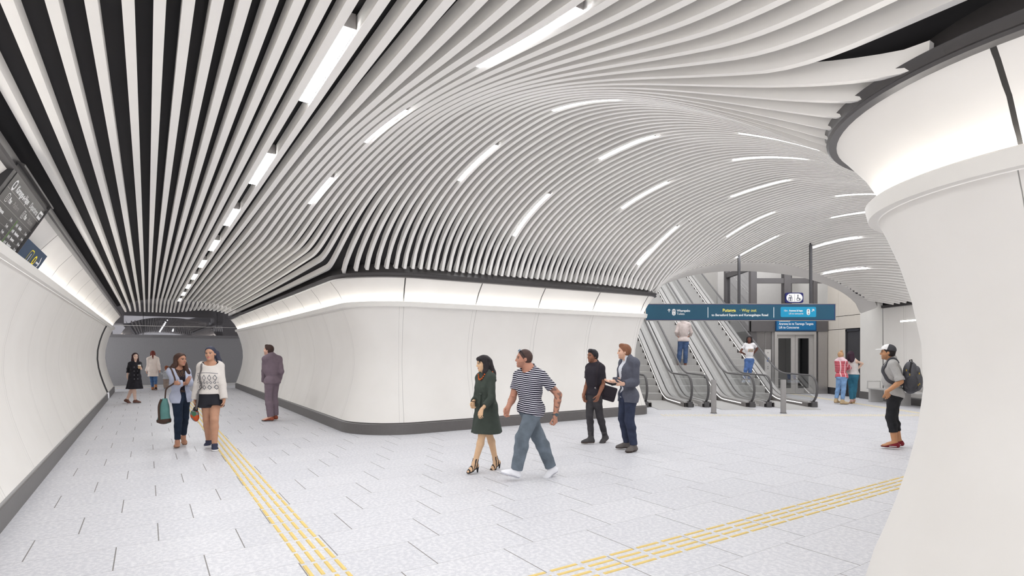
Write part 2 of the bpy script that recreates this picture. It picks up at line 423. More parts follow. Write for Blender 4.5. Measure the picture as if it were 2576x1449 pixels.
no1 = n.node('ShaderNodeTexNoise'); no1.inputs['Scale'].default_value = 28; no1.inputs['Detail'].default_value = 3; n.link(tc.outputs['Object'], no1.inputs['Vector'])
no2 = n.node('ShaderNodeTexNoise'); no2.inputs['Scale'].default_value = 120; no2.inputs['Detail'].default_value = 2; n.link(tc.outputs['Object'], no2.inputs['Vector'])
no3 = n.node('ShaderNodeTexNoise'); no3.inputs['Scale'].default_value = 0.35; n.link(tc.outputs['Object'], no3.inputs['Vector'])
def mr(x, a, b_, c, d):
    q = n.node('ShaderNodeMapRange'); n.link(x, q.inputs[0])
    for i, v in enumerate((a, b_, c, d)): q.inputs[i+1].default_value = v
    return q.outputs[0]
speck = n.m('ADD', mr(no1.outputs['Fac'], 0.42, 0.62, 0, 0.6), mr(no2.outputs['Fac'], 0.4, 0.65, 0, 0.4))
val = n.m('ADD', speck, n.m('MULTIPLY', n.m('SUBTRACT', tile.outputs['Value'], 0.5), 0.18))
base = n.mix(val, rgb(196,196,202), rgb(224,223,226))
c = n.mix(n.m('MULTIPLY', j_long, 0.8), base, rgb(150,148,148))
c = n.mix(n.m('MULTIPLY', j_short, 0.85), c, rgb(96,90,84))
n.link(c, b.inputs['Base Color']); fo.data.materials.append(mfl)
fo.rotation_euler.z = a1
# ------------------------------------------------------------------ tactile guide strips
M_tac = mat('yellow_tactile', rgb(226,198,120), 0.6, noise=0.05, scale=20)
M_tac2 = mat('cream_tactile', rgb(232,222,196), 0.6, noise=0.03, scale=20)
def bar(mb, s0, s1, t0, t1, o, h=0.006):
    b_ = 0.006
    q = [W(s0,t0,0.0005),W(s1,t0,0.0005),W(s1,t1,0.0005),W(s0,t1,0.0005)]
    e_s = b_ if s1 > s0 else -b_
    r = [W(s0+b_,t0+b_,h),W(s1-b_,t0+b_,h),W(s1-b_,t1-b_,h),W(s0+b_,t1-b_,h)]
    mb.add([p-o for p in q+r], [(0,1,2,3)[::-1],(4,5,6,7),(0,1,5,4),(1,2,6,5),(2,3,7,6),(3,0,4,7)][1:])
def strip(name, label, bars, near, mt, org):
    e = empty(name, org, label, 'tactile paving')
    bars.sort(key=near)
    for i, b_ in enumerate(bars[:100]):
        mb = MB(); bar(mb, *b_, org); mb.build('bar', mt, e)
    mb = MB()
    for b_ in bars[100:]: bar(mb, *b_, org)
    if mb.v: tag(mb.build('bars', mt, e), kind='stuff')
near = lambda q: abs(W(q[0], q[2]).length - 4.8) if W(q[0], q[2]).y < 4.0 else W(q[0], q[2]).length - 10
bars = [(0.6+0.302*i+0.015, 0.6+0.302*i+0.268, 1.0+0.08*j, 1.032+0.08*j) for i in range(88) for j in range(4)]
strip('tactile_strip', 'yellow dashed tactile guide strip leading down the middle of the left tunnel floor', bars, near, M_tac, W(0.6, 1.1))
bars = [(3.1+0.085*j, 3.132+0.085*j, 1.32+0.302*i+0.015, 1.32+0.302*i+0.268) for i in range(44) for j in range(4)]
strip('tactile_strip', 'yellow dashed tactile guide strip crossing the right foreground floor to the rounded wall', bars, lambda q: abs(q[2]-5.2), M_tac, W(3.2, 1.32))
# ------------------------------------------------------------------ end of the left tunnel: cross passage and dark glazed wall
M_endwall = mat('charcoal_render', rgb(138,137,140), 0.75, noise=0.06, scale=25)
M_endglass = mat('dark_glass_band', rgb(112,110,114), 0.015, metal=0.65)
e0_, e1_ = -6.0, 9.0
def sheet(name, s0, s1, t0, t1, z0, z1, mt, th=0.1):
    c = W((s0+s1)/2, (t0+t1)/2, (z0+z1)/2)
    mb = MB(); mb.obox(c, W((s1-s0)/2, 0), W(0, (t1-t0)/2), (0, 0, (z1-z0)/2)); return struct(mb.build(name, mt))
sheet('wall_end', 33.2, 33.4, e0_, e1_, 0, 2.36, M_endwall)
sheet('wall_end_sill', 33.17, 33.4, e0_, e1_, 2.36, 2.5, mat('charcoal_band', rgb(112,110,113), 0.5, noise=0.03))
for i, tj in enumerate((-6.0, -3.4, -0.15, 3.1, 6.3)):
    sheet('wall_end_glazing', 33.2, 33.4, tj, (tj+3.23 if i else tj+2.58), 2.5, 2.93, M_endglass)
    sheet('wall_end_glazing', 33.2, 33.4, tj, (tj+3.23 if i else tj+2.58), 2.95, 4.6, M_endglass)
sheet('trim_end_rail', 33.19, 33.35, e0_, e1_, 2.925, 2.955, M_steel)
sheet('wall_end_back', 33.36, 33.6, e0_, e1_, 2.4, 4.6, M_dark)
sheet('wall_mouth_above', 26.02, 26.1, e0_, e1_, 3.8, 4.6, M_light)
for q0, q1 in ((e0_, T_L+0.0), (T_R+0.0, e1_)): sheet('wall_mouth_side', 26.02, 28.3, q0, q1, 3.25, 4.6, M_light)
sheet('ceiling_passage', 26.0, 33.4, e0_, e1_, 4.45, 4.6, M_light)
# wall faces beside the tunnel mouth
sheet('wall_mouth_left', 28.3, 28.5, e0_, T_L-0.45, 0, 4.6, M_wall); sheet('wall_mouth_right', 28.3, 28.5, T_R+0.45, e1_, 0, 4.6, M_wall)
mb = MB()
mb.obox(W(31.0, 1.5, 0.004), W(0.05, 0), W(0, 6.5), (0,0,0.003)); mb.obox(W(32.9, 1.5, 0.004), W(0.03, 0), W(0, 6.5), (0,0,0.003))
tag(mb.build('tactile_strip', M_tac2), 'thin cream floor line before the dark end wall of the left tunnel', 'tactile paving')
# ------------------------------------------------------------------ escalators
X0H = 3.6
M_comb = mat('step_metal', rgb(186,184,182), 0.5, metal=0.1, noise=0.03)
M_rubber = mat('black_rubber', rgb(84,82,83), 0.45, noise=0.05)
M_skirt = mat('skirt_steel', rgb(128,123,121), 0.35, metal=0.5, noise=0.04, scale=20)
M_deck = mat('deck_steel', rgb(186,183,181), 0.4, metal=0.2, noise=0.03)
M_strip = mat('skirt_light', (1,1,1,1), 0.5, emit=(1,0.98,0.95,1), estr=0.7)
def glass_mat(name, tint, fac):
    m = bpy.data.materials.new(name); m.use_nodes = True; n = N(m); nt = m.node_tree
    nt.nodes.remove(nt.nodes['Principled BSDF'])
    tr = n.node('ShaderNodeBsdfTransparent'); tr.inputs[0].default_value = tint
    gl = n.node('ShaderNodeBsdfGlossy'); gl.inputs['Roughness'].default_value = 0.02; gl.inputs[0].default_value = (0.95,0.96,0.96,1)
    lw = n.node('ShaderNodeLayerWeight'); lw.inputs[0].default_value = 0.25
    mr_ = n.m('ADD', n.m('MULTIPLY', lw.outputs['Fresnel'], 0.16), fac)
    mx = n.node('ShaderNodeMixShader'); n.link(mr_, mx.inputs[0]); n.link(tr.outputs[0], mx.inputs[1]); n.link(gl.outputs[0], mx.inputs[2])
    n.link(mx.outputs[0], nt.nodes['Material Output'].inputs[0]); return m
M_glass = glass_mat('clear_balustrade_glass', (0.90,0.905,0.905,1), 0.04)
M_glass2 = glass_mat('lift_glass', (0.80,0.80,0.81,1), 0.05)
YE, YI, SL, YT = 16.55, 18.9, math.tan(math.radians(30)), 31.0
def base_z(y):
    r = 0.55; x = y - YI
    if x <= -r: return 0.0
    if x >= r: return x*SL
    return SL*(x+r)**2/(4*r)
ys = [16.6 + 0.1*i for i in range(12)] + [YI - 1.2 + 0.12*i for i in range(20)] + [YI + 1.3 + 1.0*i for i in range(11)]
ys = sorted(set(round(y, 3) for y in ys))
def slabx(mb, x0, x1, f0, f1, yy, mi=0):
    """solid of width x0..x1 between heights base+f0 and base+f1"""
    r = [[(x0, y, base_z(y)+f0(y)) for y in yy], [(x1, y, base_z(y)+f0(y)) for y in yy], [(x1, y, base_z(y)+f1(y)) for y in yy], [(x0, y, base_z(y)+f1(y)) for y in yy]]
    b = len(mb.v); mb.sweep(r, closed=True, mi=mi); m = len(yy)
    mb.f += [tuple(b+i for i in (0, m, 2*m, 3*m)), tuple(b+i for i in (4*m-1, 3*m-1, 2*m-1, m-1))]; mb.mi += [mi, mi]
def cst(v): return lambda y: v
def escalator(xl, xr, label):
    e = empty('escalator', ((xl+xr)/2, 16.5, 0), label, 'escalator', 'escalators in the hall'); ox, oy = (xl+xr)/2, 16.5
    def P(mb, name, mt, sm=False):
        mb.v = [(x-ox, y-oy, z) for x, y, z in mb.v]; o = mb.build(name, mt, e)
        if sm: sharp(o, 40)
        return o
    w0, w1 = xl+0.19, xr-0.19
    mb = MB(); mb.box((w0, 15.95, 0.0), (w1, 18.62, 0.012)); P(mb, 'floor_plate', M_comb)
    mb = MB(); mb.box((w0, 18.4, 0.012), (w1, 18.62, 0.02))
    for i in range(24): mb.box((w0+0.01+i*(w1-w0-0.02)/24, 18.60, 0.012), (w0+0.022+i*(w1-w0-0.02)/24, 18.72, 0.02))
    P(mb, 'comb_plate', M_light)
    y = 18.62; k = 0
    while y < 29:
        zt = max(0.0, base_z(y+0.28)) if k else 0.012
        mb = MB(); mb.box((w0+0.02, y, zt-0.30), (w1-0.02, y+0.41, zt))
        nr = 26
        for i in range(nr):      # ribbed riser
            xa = w0+0.022+(w1-w0-0.044)*i/nr; mb.box((xa, y-0.006, zt-0.24), (xa+(w1-w0)/nr*0.5, y, zt-0.004))
        P(mb, 'step', M_comb); y += 0.40; k += 1
    yy = [v for v in ys if v >= 16.7]
    for s_, xa in ((1, xl), (-1, xr)):
        mb = MB(); slabx(mb, xa+0.17*s_, xa+0.19*s_, cst(-0.25), cst(0.13), yy); P(mb, 'skirt', M_skirt)
        mb = MB(); slabx(mb, xa+0.186*s_, xa+0.198*s_, cst(0.085), cst(0.112), [v for v in yy if v > 16.9]); P(mb, 'skirt_light', M_strip)
        mb = MB(); slabx(mb, xa+0.17*s_, xa+0.02*s_, cst(0.13), cst(0.17), yy); slabx(mb, xa-0.02*s_, xa-0.12*s_, cst(0.10), cst(0.16), yy)
        P(mb, 'deck', M_deck)
        mb = MB(); slabx(mb, xa-0.12*s_, xa-0.135*s_, cst(-0.6), cst(0.16), [v for v in yy]); P(mb, 'outer_cladding', M_deck)
        # glass: bottom edge on the deck, top under the handrail, rounded nose
        gy = [v for v in ys if v >= 16.9]
        nose = [(16.9 - 0.36*math.sin(a), 0.545 + 0.375*math.cos(a)) for a in [PI*i/14 for i in range(15)]]
        top = [(y_, base_z(y_)+0.92) for y_ in gy]; bot = [(y_, base_z(y_)+0.17) for y_ in gy]
        mb = MB(); m = len(top)
        for dx in (-0.006, 0.006): mb.v += [(xa+dx, *q) for q in top] + [(xa+dx, *q) for q in bot] + [(xa+dx, *q) for q in nose]
        tot = 2*m+15
        for q in (0, tot):
            for i in range(m-1): f = (q+i, q+i+1, q+m+i+1, q+m+i); mb.f.append(f if q else f[::-1]); mb.mi.append(0)
            f = tuple(q+2*m+i for i in range(15)); mb.f.append(f if q else f[::-1]); mb.mi.append(0)
        P(mb, 'balustrade_glass', M_glass)
        path = [(xa, y_, base_z(y_)+0.945) for y_ in reversed(gy)]
        path += [(xa, 16.9 - 0.40*math.sin(a), 0.535 + 0.41*math.cos(a)) for a in [PI*i/16 for i in range(1, 15)]]
        path += [(xa, 16.78, 0.12)]
        mb = MB(); mb.tube(path, 0.036, 10, flat=0.75); P(mb, 'handrail', M_rubber, True)
        mb = MB(); mb.box((xa-0.07, 16.62, 0.0), (xa+0.07, 16.86, 0.17)); P(mb, 'handrail_inlet', M_rubber)
        mb = MB(); mb.box((xa-0.12, 16.80, 0.0), (xa+0.12, 16.9, 0.15)); P(mb, 'newel_base', M_skirt)
    mb = MB(); slabx(mb, xl-0.1, xr+0.1, cst(-0.75), cst(-0.35), [v for v in ys if v > 19.0]); P(mb, 'truss', M_grey)
    return e
escalator(3.98, 5.30, 'leftmost of the three escalators, partly behind the curved white wall end')
escalator(5.79, 7.14, 'middle escalator between the two grey bollards, carrying the man in jeans')
escalator(7.64, 8.99, 'rightmost escalator nearest the lift, carrying the woman in a white tee')
mb = MB()
for xa, xb in ((5.44, 5.65), (7.28, 7.50)):
    slabx(mb, xa, xb, cst(-0.1), cst(0.06), [v for v in ys if v > 16.95])
struct(mb.build('trim_escalator_infill', M_light))
mb = MB(); slabx(mb, 9.13, 9.16, lambda y: -base_z(y), cst(0.02), [v for v in ys if v > 18.3]); struct(mb.build('wall_escalator_side', M_grey))
# hall shell above and behind
def wbox(name, lo, hi, mt): mb = MB(); mb.box(lo, hi); return struct(mb.build(name, mt))
wbox('wall_hall_back', (3.0, 31.5, -1), (14, 31.7, 12), M_light)
wbox('wall_hall_left', (X_END-0.35, 17.0, 0), (X_END-0.05, 31.5, 12), M_light)
wbox('wall_lift_back', (9.3, 25.3, 0), (13.5, 25.5, 9), M_light)
wbox('wall_hall_far', (12.6, 22.0, 0), (12.8, 31.5, 12), M_wall)
# ------------------------------------------------------------------ right-hand hall wall
pr = [(0.0, 0)]
wbox('trim_hall_joint', (X_R-0.022, 18.69, 0.25), (X_R+0.1, 18.705, 3.3), M_dark)
wbox('wall_hall_white', (X_R-0.02, 18.7, 0.25), (X_R+0.2, 19.92, 5.2), M_wall)
wbox('wall_hall_return', (X_R-0.02, Y_ARCH_R-0.03, 3.3), (X_R+0.4, 18.72, 5.2), M_wall)
wbox('baseboard_hall', (X_R-0.05, 18.7, 0), (X_R+0.1, 19.92, 0.25), M_plinth)
for z0, z1 in ((2.51, 2.98), (3.0, 5.2)): 
    for y0, y1 in ((19.94, 21.28), (21.29, 22.0)): wbox('wall_hall_cream', (X_R, y0, z0), (X_R+0.2, y1, z1), M_cream)
wbox('wall_hall_cream', (X_R, 20.82, 0.27), (X_R+0.2, 21.28, 2.49), M_cream); wbox('wall_hall_cream', (X_R, 21.29, 0.27), (X_R+0.2, 22.0, 2.49), M_cream)
wbox('wall_hall_backing', (X_R+0.06, 19.9, 0), (X_R+0.3, 22.1, 5.3), M_black)
wbox('baseboard_hall_cream', (X_R+0.02, 20.82, 0), (X_R+0.1, 22.0, 0.27), M_dark)
d = empty('door_1', (X_R, 20.37, 0), None, None); d['kind'] = 'structure'
mb = MB(); mb.box((-0.01, -0.45, 0), (0.06, -0.38, 2.48)); mb.box((-0.01, 0.38, 0), (0.06, 0.45, 2.48)); mb.box((-0.01, -0.45, 2.40), (0.06, 0.45, 2.48)); mb.build('door_frame', M_dark, d)
mb = MB(); mb.box((0.03, -0.38, 0.01), (0.06, 0.38, 2.40)); mb.build('door_leaf', mat('door_grey', rgb(70,69,72), 0.5, noise=0.04), d)
# linear light on that wall
e = empty('wall_light', (X_R-0.01, 17.25, 2.62), 'short bright linear light set into the white wall above the bench', 'light')
mb = MB(); mb.box((-0.012, -0.62, -0.03), (0.01, 0.62, 0.03)); mb.build('housing', M_fix, e)
mb = MB(); mb.box((-0.016, -0.6, -0.022), (-0.012, 0.6, 0.022)); mb.build('diffuser', M_led, e)
# bench
bx, by0, by1 = 11.98, 15.75, 18.55
M_bench = mat('bench_metal', rgb(196,194,192), 0.4, metal=0.25, noise=0.03)
be = empty('bench', (bx, (by0+by1)/2, 0), 'pale grey slatted metal bench against the white wall behind the man with the backpack', 'bench')
hl = (by1-by0)/2
mb = MB()
for i in range(5): mb.box((-0.24+0.095*i, -hl, 0.43), (-0.165+0.095*i, hl, 0.455))
mb.build('seat', M_bench, be)
mb = MB()
for i in range(4): mb.box((0.235+0.03*i, -hl, 0.52+0.1*i), (0.255+0.03*i, hl-0.75, 0.595+0.1*i))
mb.build('backrest', M_bench, be)
for yq in (-hl+0.12, 0.0, hl-0.12):
    mb = MB(); mb.box((-0.22, yq-0.05, 0), (0.2, yq+0.05, 0.43)); mb.build('leg', M_bench, be)
for yq in (-hl+0.12, 0.1):
    mb = MB(); mb.add([(0.2,yq-0.03,0.4),(0.26,yq-0.03,0.4),(0.36,yq-0.03,0.92),(0.3,yq-0.03,0.92),(0.2,yq+0.03,0.4),(0.26,yq+0.03,0.4),(0.36,yq+0.03,0.92),(0.3,yq+0.03,0.92)],
        [(0,1,2,3),(7,6,5,4),(0,4,5,1),(1,5,6,2),(2,6,7,3),(3,7,4,0)]); mb.build('back_support', M_bench, be)
for yq in (hl-0.03, 0.1):
    mb = MB(); mb.tube([(-0.22, yq, 0.45), (-0.22, yq, 0.68), (0.2, yq, 0.68), (0.2, yq, 0.45)], 0.018, 8); mb.build('armrest', M_bench, be)
# bollards
for x, lab in ((5.42, 'grey cylindrical bollard between the left and middle escalators'), (7.29, 'grey cylindrical bollard between the middle and right escalators')):
    e = empty('bollard', (x, 15.05, 0), lab, 'bollard', 'escalator bollards')
    mb = MB(); mb.tube([(0,0,0), (0,0,0.89), (0,0,0.90)], [0.07, 0.07, 0.065], 24); sharp(mb.build('post', M_grey, e), 40)
    mb = MB(); mb.tube([(0,0,0), (0,0,0.012)], 0.085, 24); sharp(mb.build('base_ring', M_dark, e), 40)
# cream tactile lines of the hall
mb = MB()
for i in range(64): mb.box((3.9+0.11*i, 14.35, 0), (3.94+0.11*i, 14.75, 0.005))
tag(mb.build('tactile_strip', M_tac2), 'pale cream ribbed floor strip in front of the three escalators', 'tactile paving')
mb = MB()
for i in range(66): mb.box((10.85, 14.1+0.12*i, 0), (11.1, 14.16+0.12*i, 0.005))
tag(mb.build('tactile_strip', M_tac2), 'pale cream floor strip running past the bench to the lift', 'tactile paving')
# ------------------------------------------------------------------ lift
M_frame = mat('lift_frame', rgb(98,95,96), 0.45, metal=0.3, noise=0.04)
M_door = mat('lift_door_steel', rgb(190,187,184), 0.3, metal=0.4, noise=0.03)
M_blue = mat('sign_blue', rgb(0,106,158), 0.5, noise=0.03); M_navy = mat('sign_navy', rgb(16,22,96), 0.5)
M_teal = mat('sign_teal', rgb(15,78,104), 0.5, noise=0.06, scale=1.5); M_yel = mat('sign_yellow', rgb(250,236,110), 0.5)
M_cyan = mat('sign_cyan', rgb(0,152,196), 0.5, noise=0.02)
L = empty('lift', (10.9, 22.0, 0), 'glass and grey steel lift shaft with open framework to the right of the escalators', 'lift')
def lb(name, boxes, mt):
    mb = MB()
    for x0, x1, y0, y1, z0, z1 in boxes: mb.box((x0-10.9, y0-22.0, z0), (x1-10.9, y1-22.0, z1))
    return mb.build(name, mt, L)
for x0, x1 in ((9.38, 9.62), (11.85, 12.0)): lb('column', [(x0, x1, 22.0, 22.2, 0, 5.6)], M_frame)
lb('column', [(10.72, 10.98, 22.04, 22.3, 2.9, 5.6)], M_frame)
lb('column', [(9.38, 9.58, 24.6, 24.8, 0, 5.6)], M_frame); lb('column', [(12.1, 12.3, 24.6, 24.8, 0, 5.6)], M_frame)
lb('beam', [(9.62, 12.3, 22.06, 22.16, 5.0, 5.2)], M_frame); lb('beam', [(9.62, 12.3, 22.06, 22.16, 4.35, 4.55)], M_frame)
lb('beam', [(9.4, 9.58, 22.2, 24.7, 4.9, 5.1)], M_frame)
lb('header_band', [(9.38, 12.36, 21.92, 22.1, 2.44, 2.92)], M_frame)
lb('shaft_glass', [(9.48, 9.49, 22.2, 24.6, 0.1, 5.0)], M_glass2)
lb('side_panel', [(9.62, 10.2, 22.02, 22.05, 0.1, 2.44)], mat('lift_dark_panel', rgb(122,119,118), 0.25, metal=0.4, noise=0.03))
lb('side_panel', [(12.0, 12.36, 21.95, 22.1, 0, 2.44)], M_steel)
lb('side_post', [(10.2, 10.28, 21.98, 22.1, 0, 2.44), (9.95, 9.97, 22.0, 22.05, 0.1, 2.44)], M_grey)
df = lb('door_frame', [(10.28, 10.36, 21.9, 22.1, 0, 2.44), (11.82, 11.9, 21.9, 22.1, 0, 2.44), (10.36, 11.82, 21.9, 22.1, 2.32, 2.44)], M_door)
for x0, x1 in ((10.36, 11.12), (11.13, 11.82)):
    lb('door_leaf', [(x0, x0+0.1, 22.0, 22.05, 0.02, 2.32), (x1-0.16, x1, 22.0, 22.05, 0.02, 2.32), (x0+0.1, x1-0.16, 22.0, 22.05, 0.02, 0.22), (x0+0.1, x1-0.16, 22.0, 22.05, 2.18, 2.32)], M_door)
    lb('door_glass', [(x0+0.1, x1-0.16, 22.02, 22.03, 0.22, 2.18)], M_glass2)
lb('cabin', [(9.7, 11.85, 24.2, 24.3, 0, 2.5), (11.84, 11.86, 22.3, 24.2, 0, 2.5), (9.7, 11.85, 22.2, 24.3, 2.45, 2.5), (9.7, 9.72, 22.3, 24.2, 0, 0.9)], mat('cabin_wall', rgb(110,108,108), 0.4, metal=0.3))
lb('cabin_door_gap', [(11.15, 11.45, 24.1, 24.19, 0.2, 2.3)], M_black)
cp = empty('call_panel', (9.87, 21.6, 0), 'white lift call panel with a small blue square beside the rightmost escalator', 'control panel')
mb = MB(); mb.box((-0.115, 0.0, 0.0), (0.115, 0.05, 1.74)); mb.build('panel', M_light, cp)
mb = MB(); mb.box((-0.04, -0.006, 1.27), (0.045, 0.001, 1.42)); mb.build('display', mat('display_blue', rgb(88,124,190), 0.4), cp)
for z_ in (1.0, 1.08, 1.62): mb = MB(); mb.tube([(0, 0.001, z_), (0, -0.008, z_)], 0.025, 14); mb.build('button', M_grey, cp)
FR = (PI/2, 0, 0)
# lift sign
sg = empty('lift_sign', (11.09, 21.885, 2.73), 'blue sign reading Lift to Concourse mounted above the lift doors', 'sign')
mb = MB(); mb.box((-0.79, -0.03, -0.27), (0.79, 0.02, 0.24)); mb.build('frame', mat('sign_frame_blue', rgb(0,70,118), 0.5), sg)
mb = MB(); mb.box((-0.75, -0.036, -0.225), (0.75, -0.028, 0.22)); mb.build('panel', M_blue, sg)
text(sg, 'Ararewa ko te Tauranga Tangata', 0.128, M_white, (-0.68, -0.038, -0.03), FR, sx=0.79, bold=0.002)
text(sg, 'Lift to Concourse', 0.128, M_white, (-0.68, -0.038, -0.17), FR, sx=0.85, bold=0.002)
def pill(x0, x1, z0, z1, y, mt, parent, name, n=10, r=None, th=0.004):
    r = r if r else min(x1-x0, z1-z0)/2; mb = MB(); pts = []
    for cx, cz, q in ((x1-r, z1-r, 0), (x0+r, z1-r, 1), (x0+r, z0+r, 2), (x1-r, z0+r, 3)):
        pts += [(cx + r*math.cos(PI/2*(q+i/n)), cz + r*math.sin(PI/2*(q+i/n))) for i in range(n+1)]
    m = len(pts); mb.v = [(x, y, z) for x, z in pts] + [(x, y-th, z) for x, z in pts]
    mb.f = [tuple(range(m-1, -1, -1)), tuple(range(m, 2*m))] + [(i, (i+1) % m, m+(i+1) % m, m+i) for i in range(m)]; mb.f = [f[::-1] for f in mb.f]; mb.mi = [0]*len(mb.f)
    return mb.build(name, mt, parent)
M_ink = mat('icon_ink', rgb(22,26,60), 0.5)
pill(-0.7, -0.22, 0.1, 0.215, -0.036, M_white, sg, 'icon_pill')
for i in range(4): pill(-0.66+0.11*i, -0.61+0.11*i, 0.12, 0.19, -0.041, M_ink, sg, 'icon', r=0.02)
def arrow(parent, x, z, L_, a, mt, y, th=0.02, name='arrow'):
    ca, sa = math.cos(a), math.sin(a); mb = MB()
    def bar_(p, q):
        d = (Vector(q)-Vector(p)); l = d.length; d /= l; nn = Vector((-d.y, d.x))*th/2; P_ = [Vector(p)-nn-d*th/2*0, Vector(q)-nn, Vector(q)+nn, Vector(p)+nn]
        b0 = len(mb.v); mb.v += [(v.x, y, v.y) for v in P_] + [(v.x, y-0.004, v.y) for v in P_]
        mb.f += [tuple(b0+i for i in f) for f in ((4,5,6,7),(0,4,7,3),(1,2,6,5),(0,1,5,4),(3,7,6,2))]; mb.mi += [0]*5
    def R_(u, v): return (x + u*ca - v*sa, z + u*sa + v*ca)
    bar_(R_(-L_/2, 0), R_(L_/2, 0)); bar_(R_(L_/2+th*0.3, 0), R_(L_/2-L_*0.42, L_*0.42)); bar_(R_(L_/2+th*0.3, 0), R_(L_/2-L_*0.42, -L_*0.42))
    return mb.build(name, mt, parent)
def person_icon(parent, x, z, h, y, mt, name='icon'):
    mb = MB(); mb.box((x-h*0.14, y-0.004, z-h*0.5), (x+h*0.14, y, z+h*0.18)); o = mb.build(name, mt, parent)
    pill(x-h*0.11, x+h*0.11, z+h*0.24, z+h*0.46, y, mt, parent, name)
def ring(parent, x, z, r, w_, y, mt, a0_=0.0, a1_=2*PI, name='icon'):
    mb = MB(); n_ = 20
    o_ = [(x+r*math.cos(a0_+(a1_-a0_)*i/n_), y-0.004, z+r*math.sin(a0_+(a1_-a0_)*i/n_)) for i in range(n_+1)]
    i_ = [(x+(r-w_)*math.cos(a0_+(a1_-a0_)*i/n_), y-0.004, z+(r-w_)*math.sin(a0_+(a1_-a0_)*i/n_)) for i in range(n_+1)]
    mb.sweep([i_, o_]); return mb.build(name, mt, parent)
def wheelchair(parent, x, z, s_, y, mt):
    ring(parent, x, z-0.25*s_, 0.26*s_, 0.07*s_, y, mt, PI*0.55, PI*2.1)
    pill(x-0.12*s_, x+0.06*s_, z+0.32*s_, z+0.5*s_, y, mt, parent, 'icon')
    mb = MB(); mb.box((x-0.08*s_, y-0.004, z-0.1*s_), (x+0.02*s_, y, z+0.3*s_)); mb.box((x-0.08*s_, y-0.004, z-0.14*s_), (x+0.3*s_, y, z-0.05*s_)); mb.box((x+0.24*s_, y-0.004, z-0.45*s_), (x+0.33*s_, y, z-0.05*s_)); mb.build('icon', mt, parent)
# blue lift icon sign on the steel column
ic = empty('lift_icon_sign', (11.08, 22.0, 3.77), 'small navy sign with white oval showing lift and wheelchair symbols', 'sign')
pill(-0.35, 0.35, -0.2, 0.2, 0.03, M_navy, ic, 'panel', r=0.07, th=0.06); pill(-0.315, 0.315, -0.165, 0.165, -0.03, M_white, ic, 'oval')
mb = MB(); mb.box((-0.004, -0.04, -0.14), (0.004, -0.034, 0.14)); mb.build('divider', M_grey, ic)
mb = MB(); mb.box((-0.23, -0.04, -0.13), (-0.09, -0.034, 0.02)); mb.build('icon', M_ink, ic)
for q in (-0.195, -0.125): person_icon(ic, q, -0.055, 0.13, -0.041, M_white)
arrow(ic, -0.19, 0.075, 0.07, PI/2, M_ink, -0.034, 0.012); arrow(ic, -0.13, 0.075, 0.07, -PI/2, M_ink, -0.034, 0.012)
wheelchair(ic, 0.14, 0.0, 0.24, -0.034, M_ink); text(ic, '1', 0.1, M_ink, (0.215, -0.038, -0.11), FR)
# ------------------------------------------------------------------ hanging way-out sign
YS = 15.62
ws = empty('hanging_sign', (6.4, YS, 2.75), 'long teal overhead sign reading Putanga Way out hung in front of the escalators', 'sign')
x0, x1, z0, z1 = 3.72-6.4, 8.98-6.4, -0.222, 0.225
mb = MB(); mb.box((x0, -0.05, z0-0.015), (x1+0.02, 0.05, z1+0.015)); mb.build('casing', mat('sign_casing', rgb(150,147,142), 0.4, metal=0.4), ws)
mb = MB(); mb.box((x0, -0.056, z0+0.005), (x1, -0.049, z1-0.005)); mb.build('edge', M_navy, ws)
mb = MB(); mb.box((x0, -0.060, z0+0.02), (x1-0.02, -0.055, z1-0.02)); mb.build('panel', M_teal, ws)
for xq in (6.33-6.4, 8.33-6.4):
    zz = zc(xq+6.4, YS) - 2.75 + 0.12
    mb = MB(); mb.box((xq-0.03, -0.03, z1+0.01), (xq+0.03, 0.03, zz)); mb.build('hanger_pole', M_dark, ws)
k = YS/1409.0
def sx_(px): return (px-1288)*k - 6.4
def sz_(py): return (885-py)*k + H0 - 2.75
yt = -0.0605
for px in (1779, 1944): mb = MB(); mb.box((sx_(px)-0.008, yt-0.002, -0.15), (sx_(px)+0.008, yt, 0.14)); mb.build('divider', M_white, ws)
text(ws, 'Putanga', 0.118, M_yel, (sx_(1815.5), yt-0.002, sz_(784.5)), FR, bold=0.0022, sx=1.0)
text(ws, '\u00b7 Way out', 0.118, M_yel, (sx_(1858), yt-0.002, sz_(784.5)), FR, sx=0.97)
text(ws, 'to Beresford Square and Karangahape Road', 0.092, M_white, (sx_(1788), yt-0.002, sz_(795.5)), FR, bold=0.0015, sx=0.965)
text(ws, 'Wharepaku', 0.09, M_white, (sx_(1701), yt-0.002, sz_(784.5)), FR, bold=0.002, sx=0.86)
text(ws, 'Toilets', 0.09, M_white, (sx_(1701), yt-0.002, sz_(792.5)), FR, sx=0.86)
arrow(ws, sx_(1681.5), sz_(782), 0.085, PI/2, M_white, yt, 0.017)
pill(sx_(1689), sx_(1698), sz_(794), sz_(777.5), yt, M_white, ws, 'icon_pill'); 
for q in (1691.6, 1695.4): person_icon(ws, sx_(q), sz_(782), 0.055, yt-0.005, M_ink)
wheelchair(ws, sx_(1693.2), sz_(789.3), 0.06, yt-0.005, M_ink)
pill(sx_(1961), sx_(2050), sz_(798), sz_(772.5), yt, M_cyan, ws, 'inset_panel', r=0.035)
text(ws, '10m', 0.072, M_white, (sx_(1968.5), yt-0.008, sz_(784)), FR, sx=0.86)
text(ws, 'Ararewa ki kupu', 0.072, M_white, (sx_(1982), yt-0.008, sz_(784)), FR, bold=0.002, sx=0.78)
text(ws, 'Lift to concourse', 0.072, M_white, (sx_(1981.5), yt-0.008, sz_(791.3)), FR, sx=0.8)
pill(sx_(2026), sx_(2034.5), sz_(793), sz_(777.5), yt-0.006, M_white, ws, 'icon_pill')
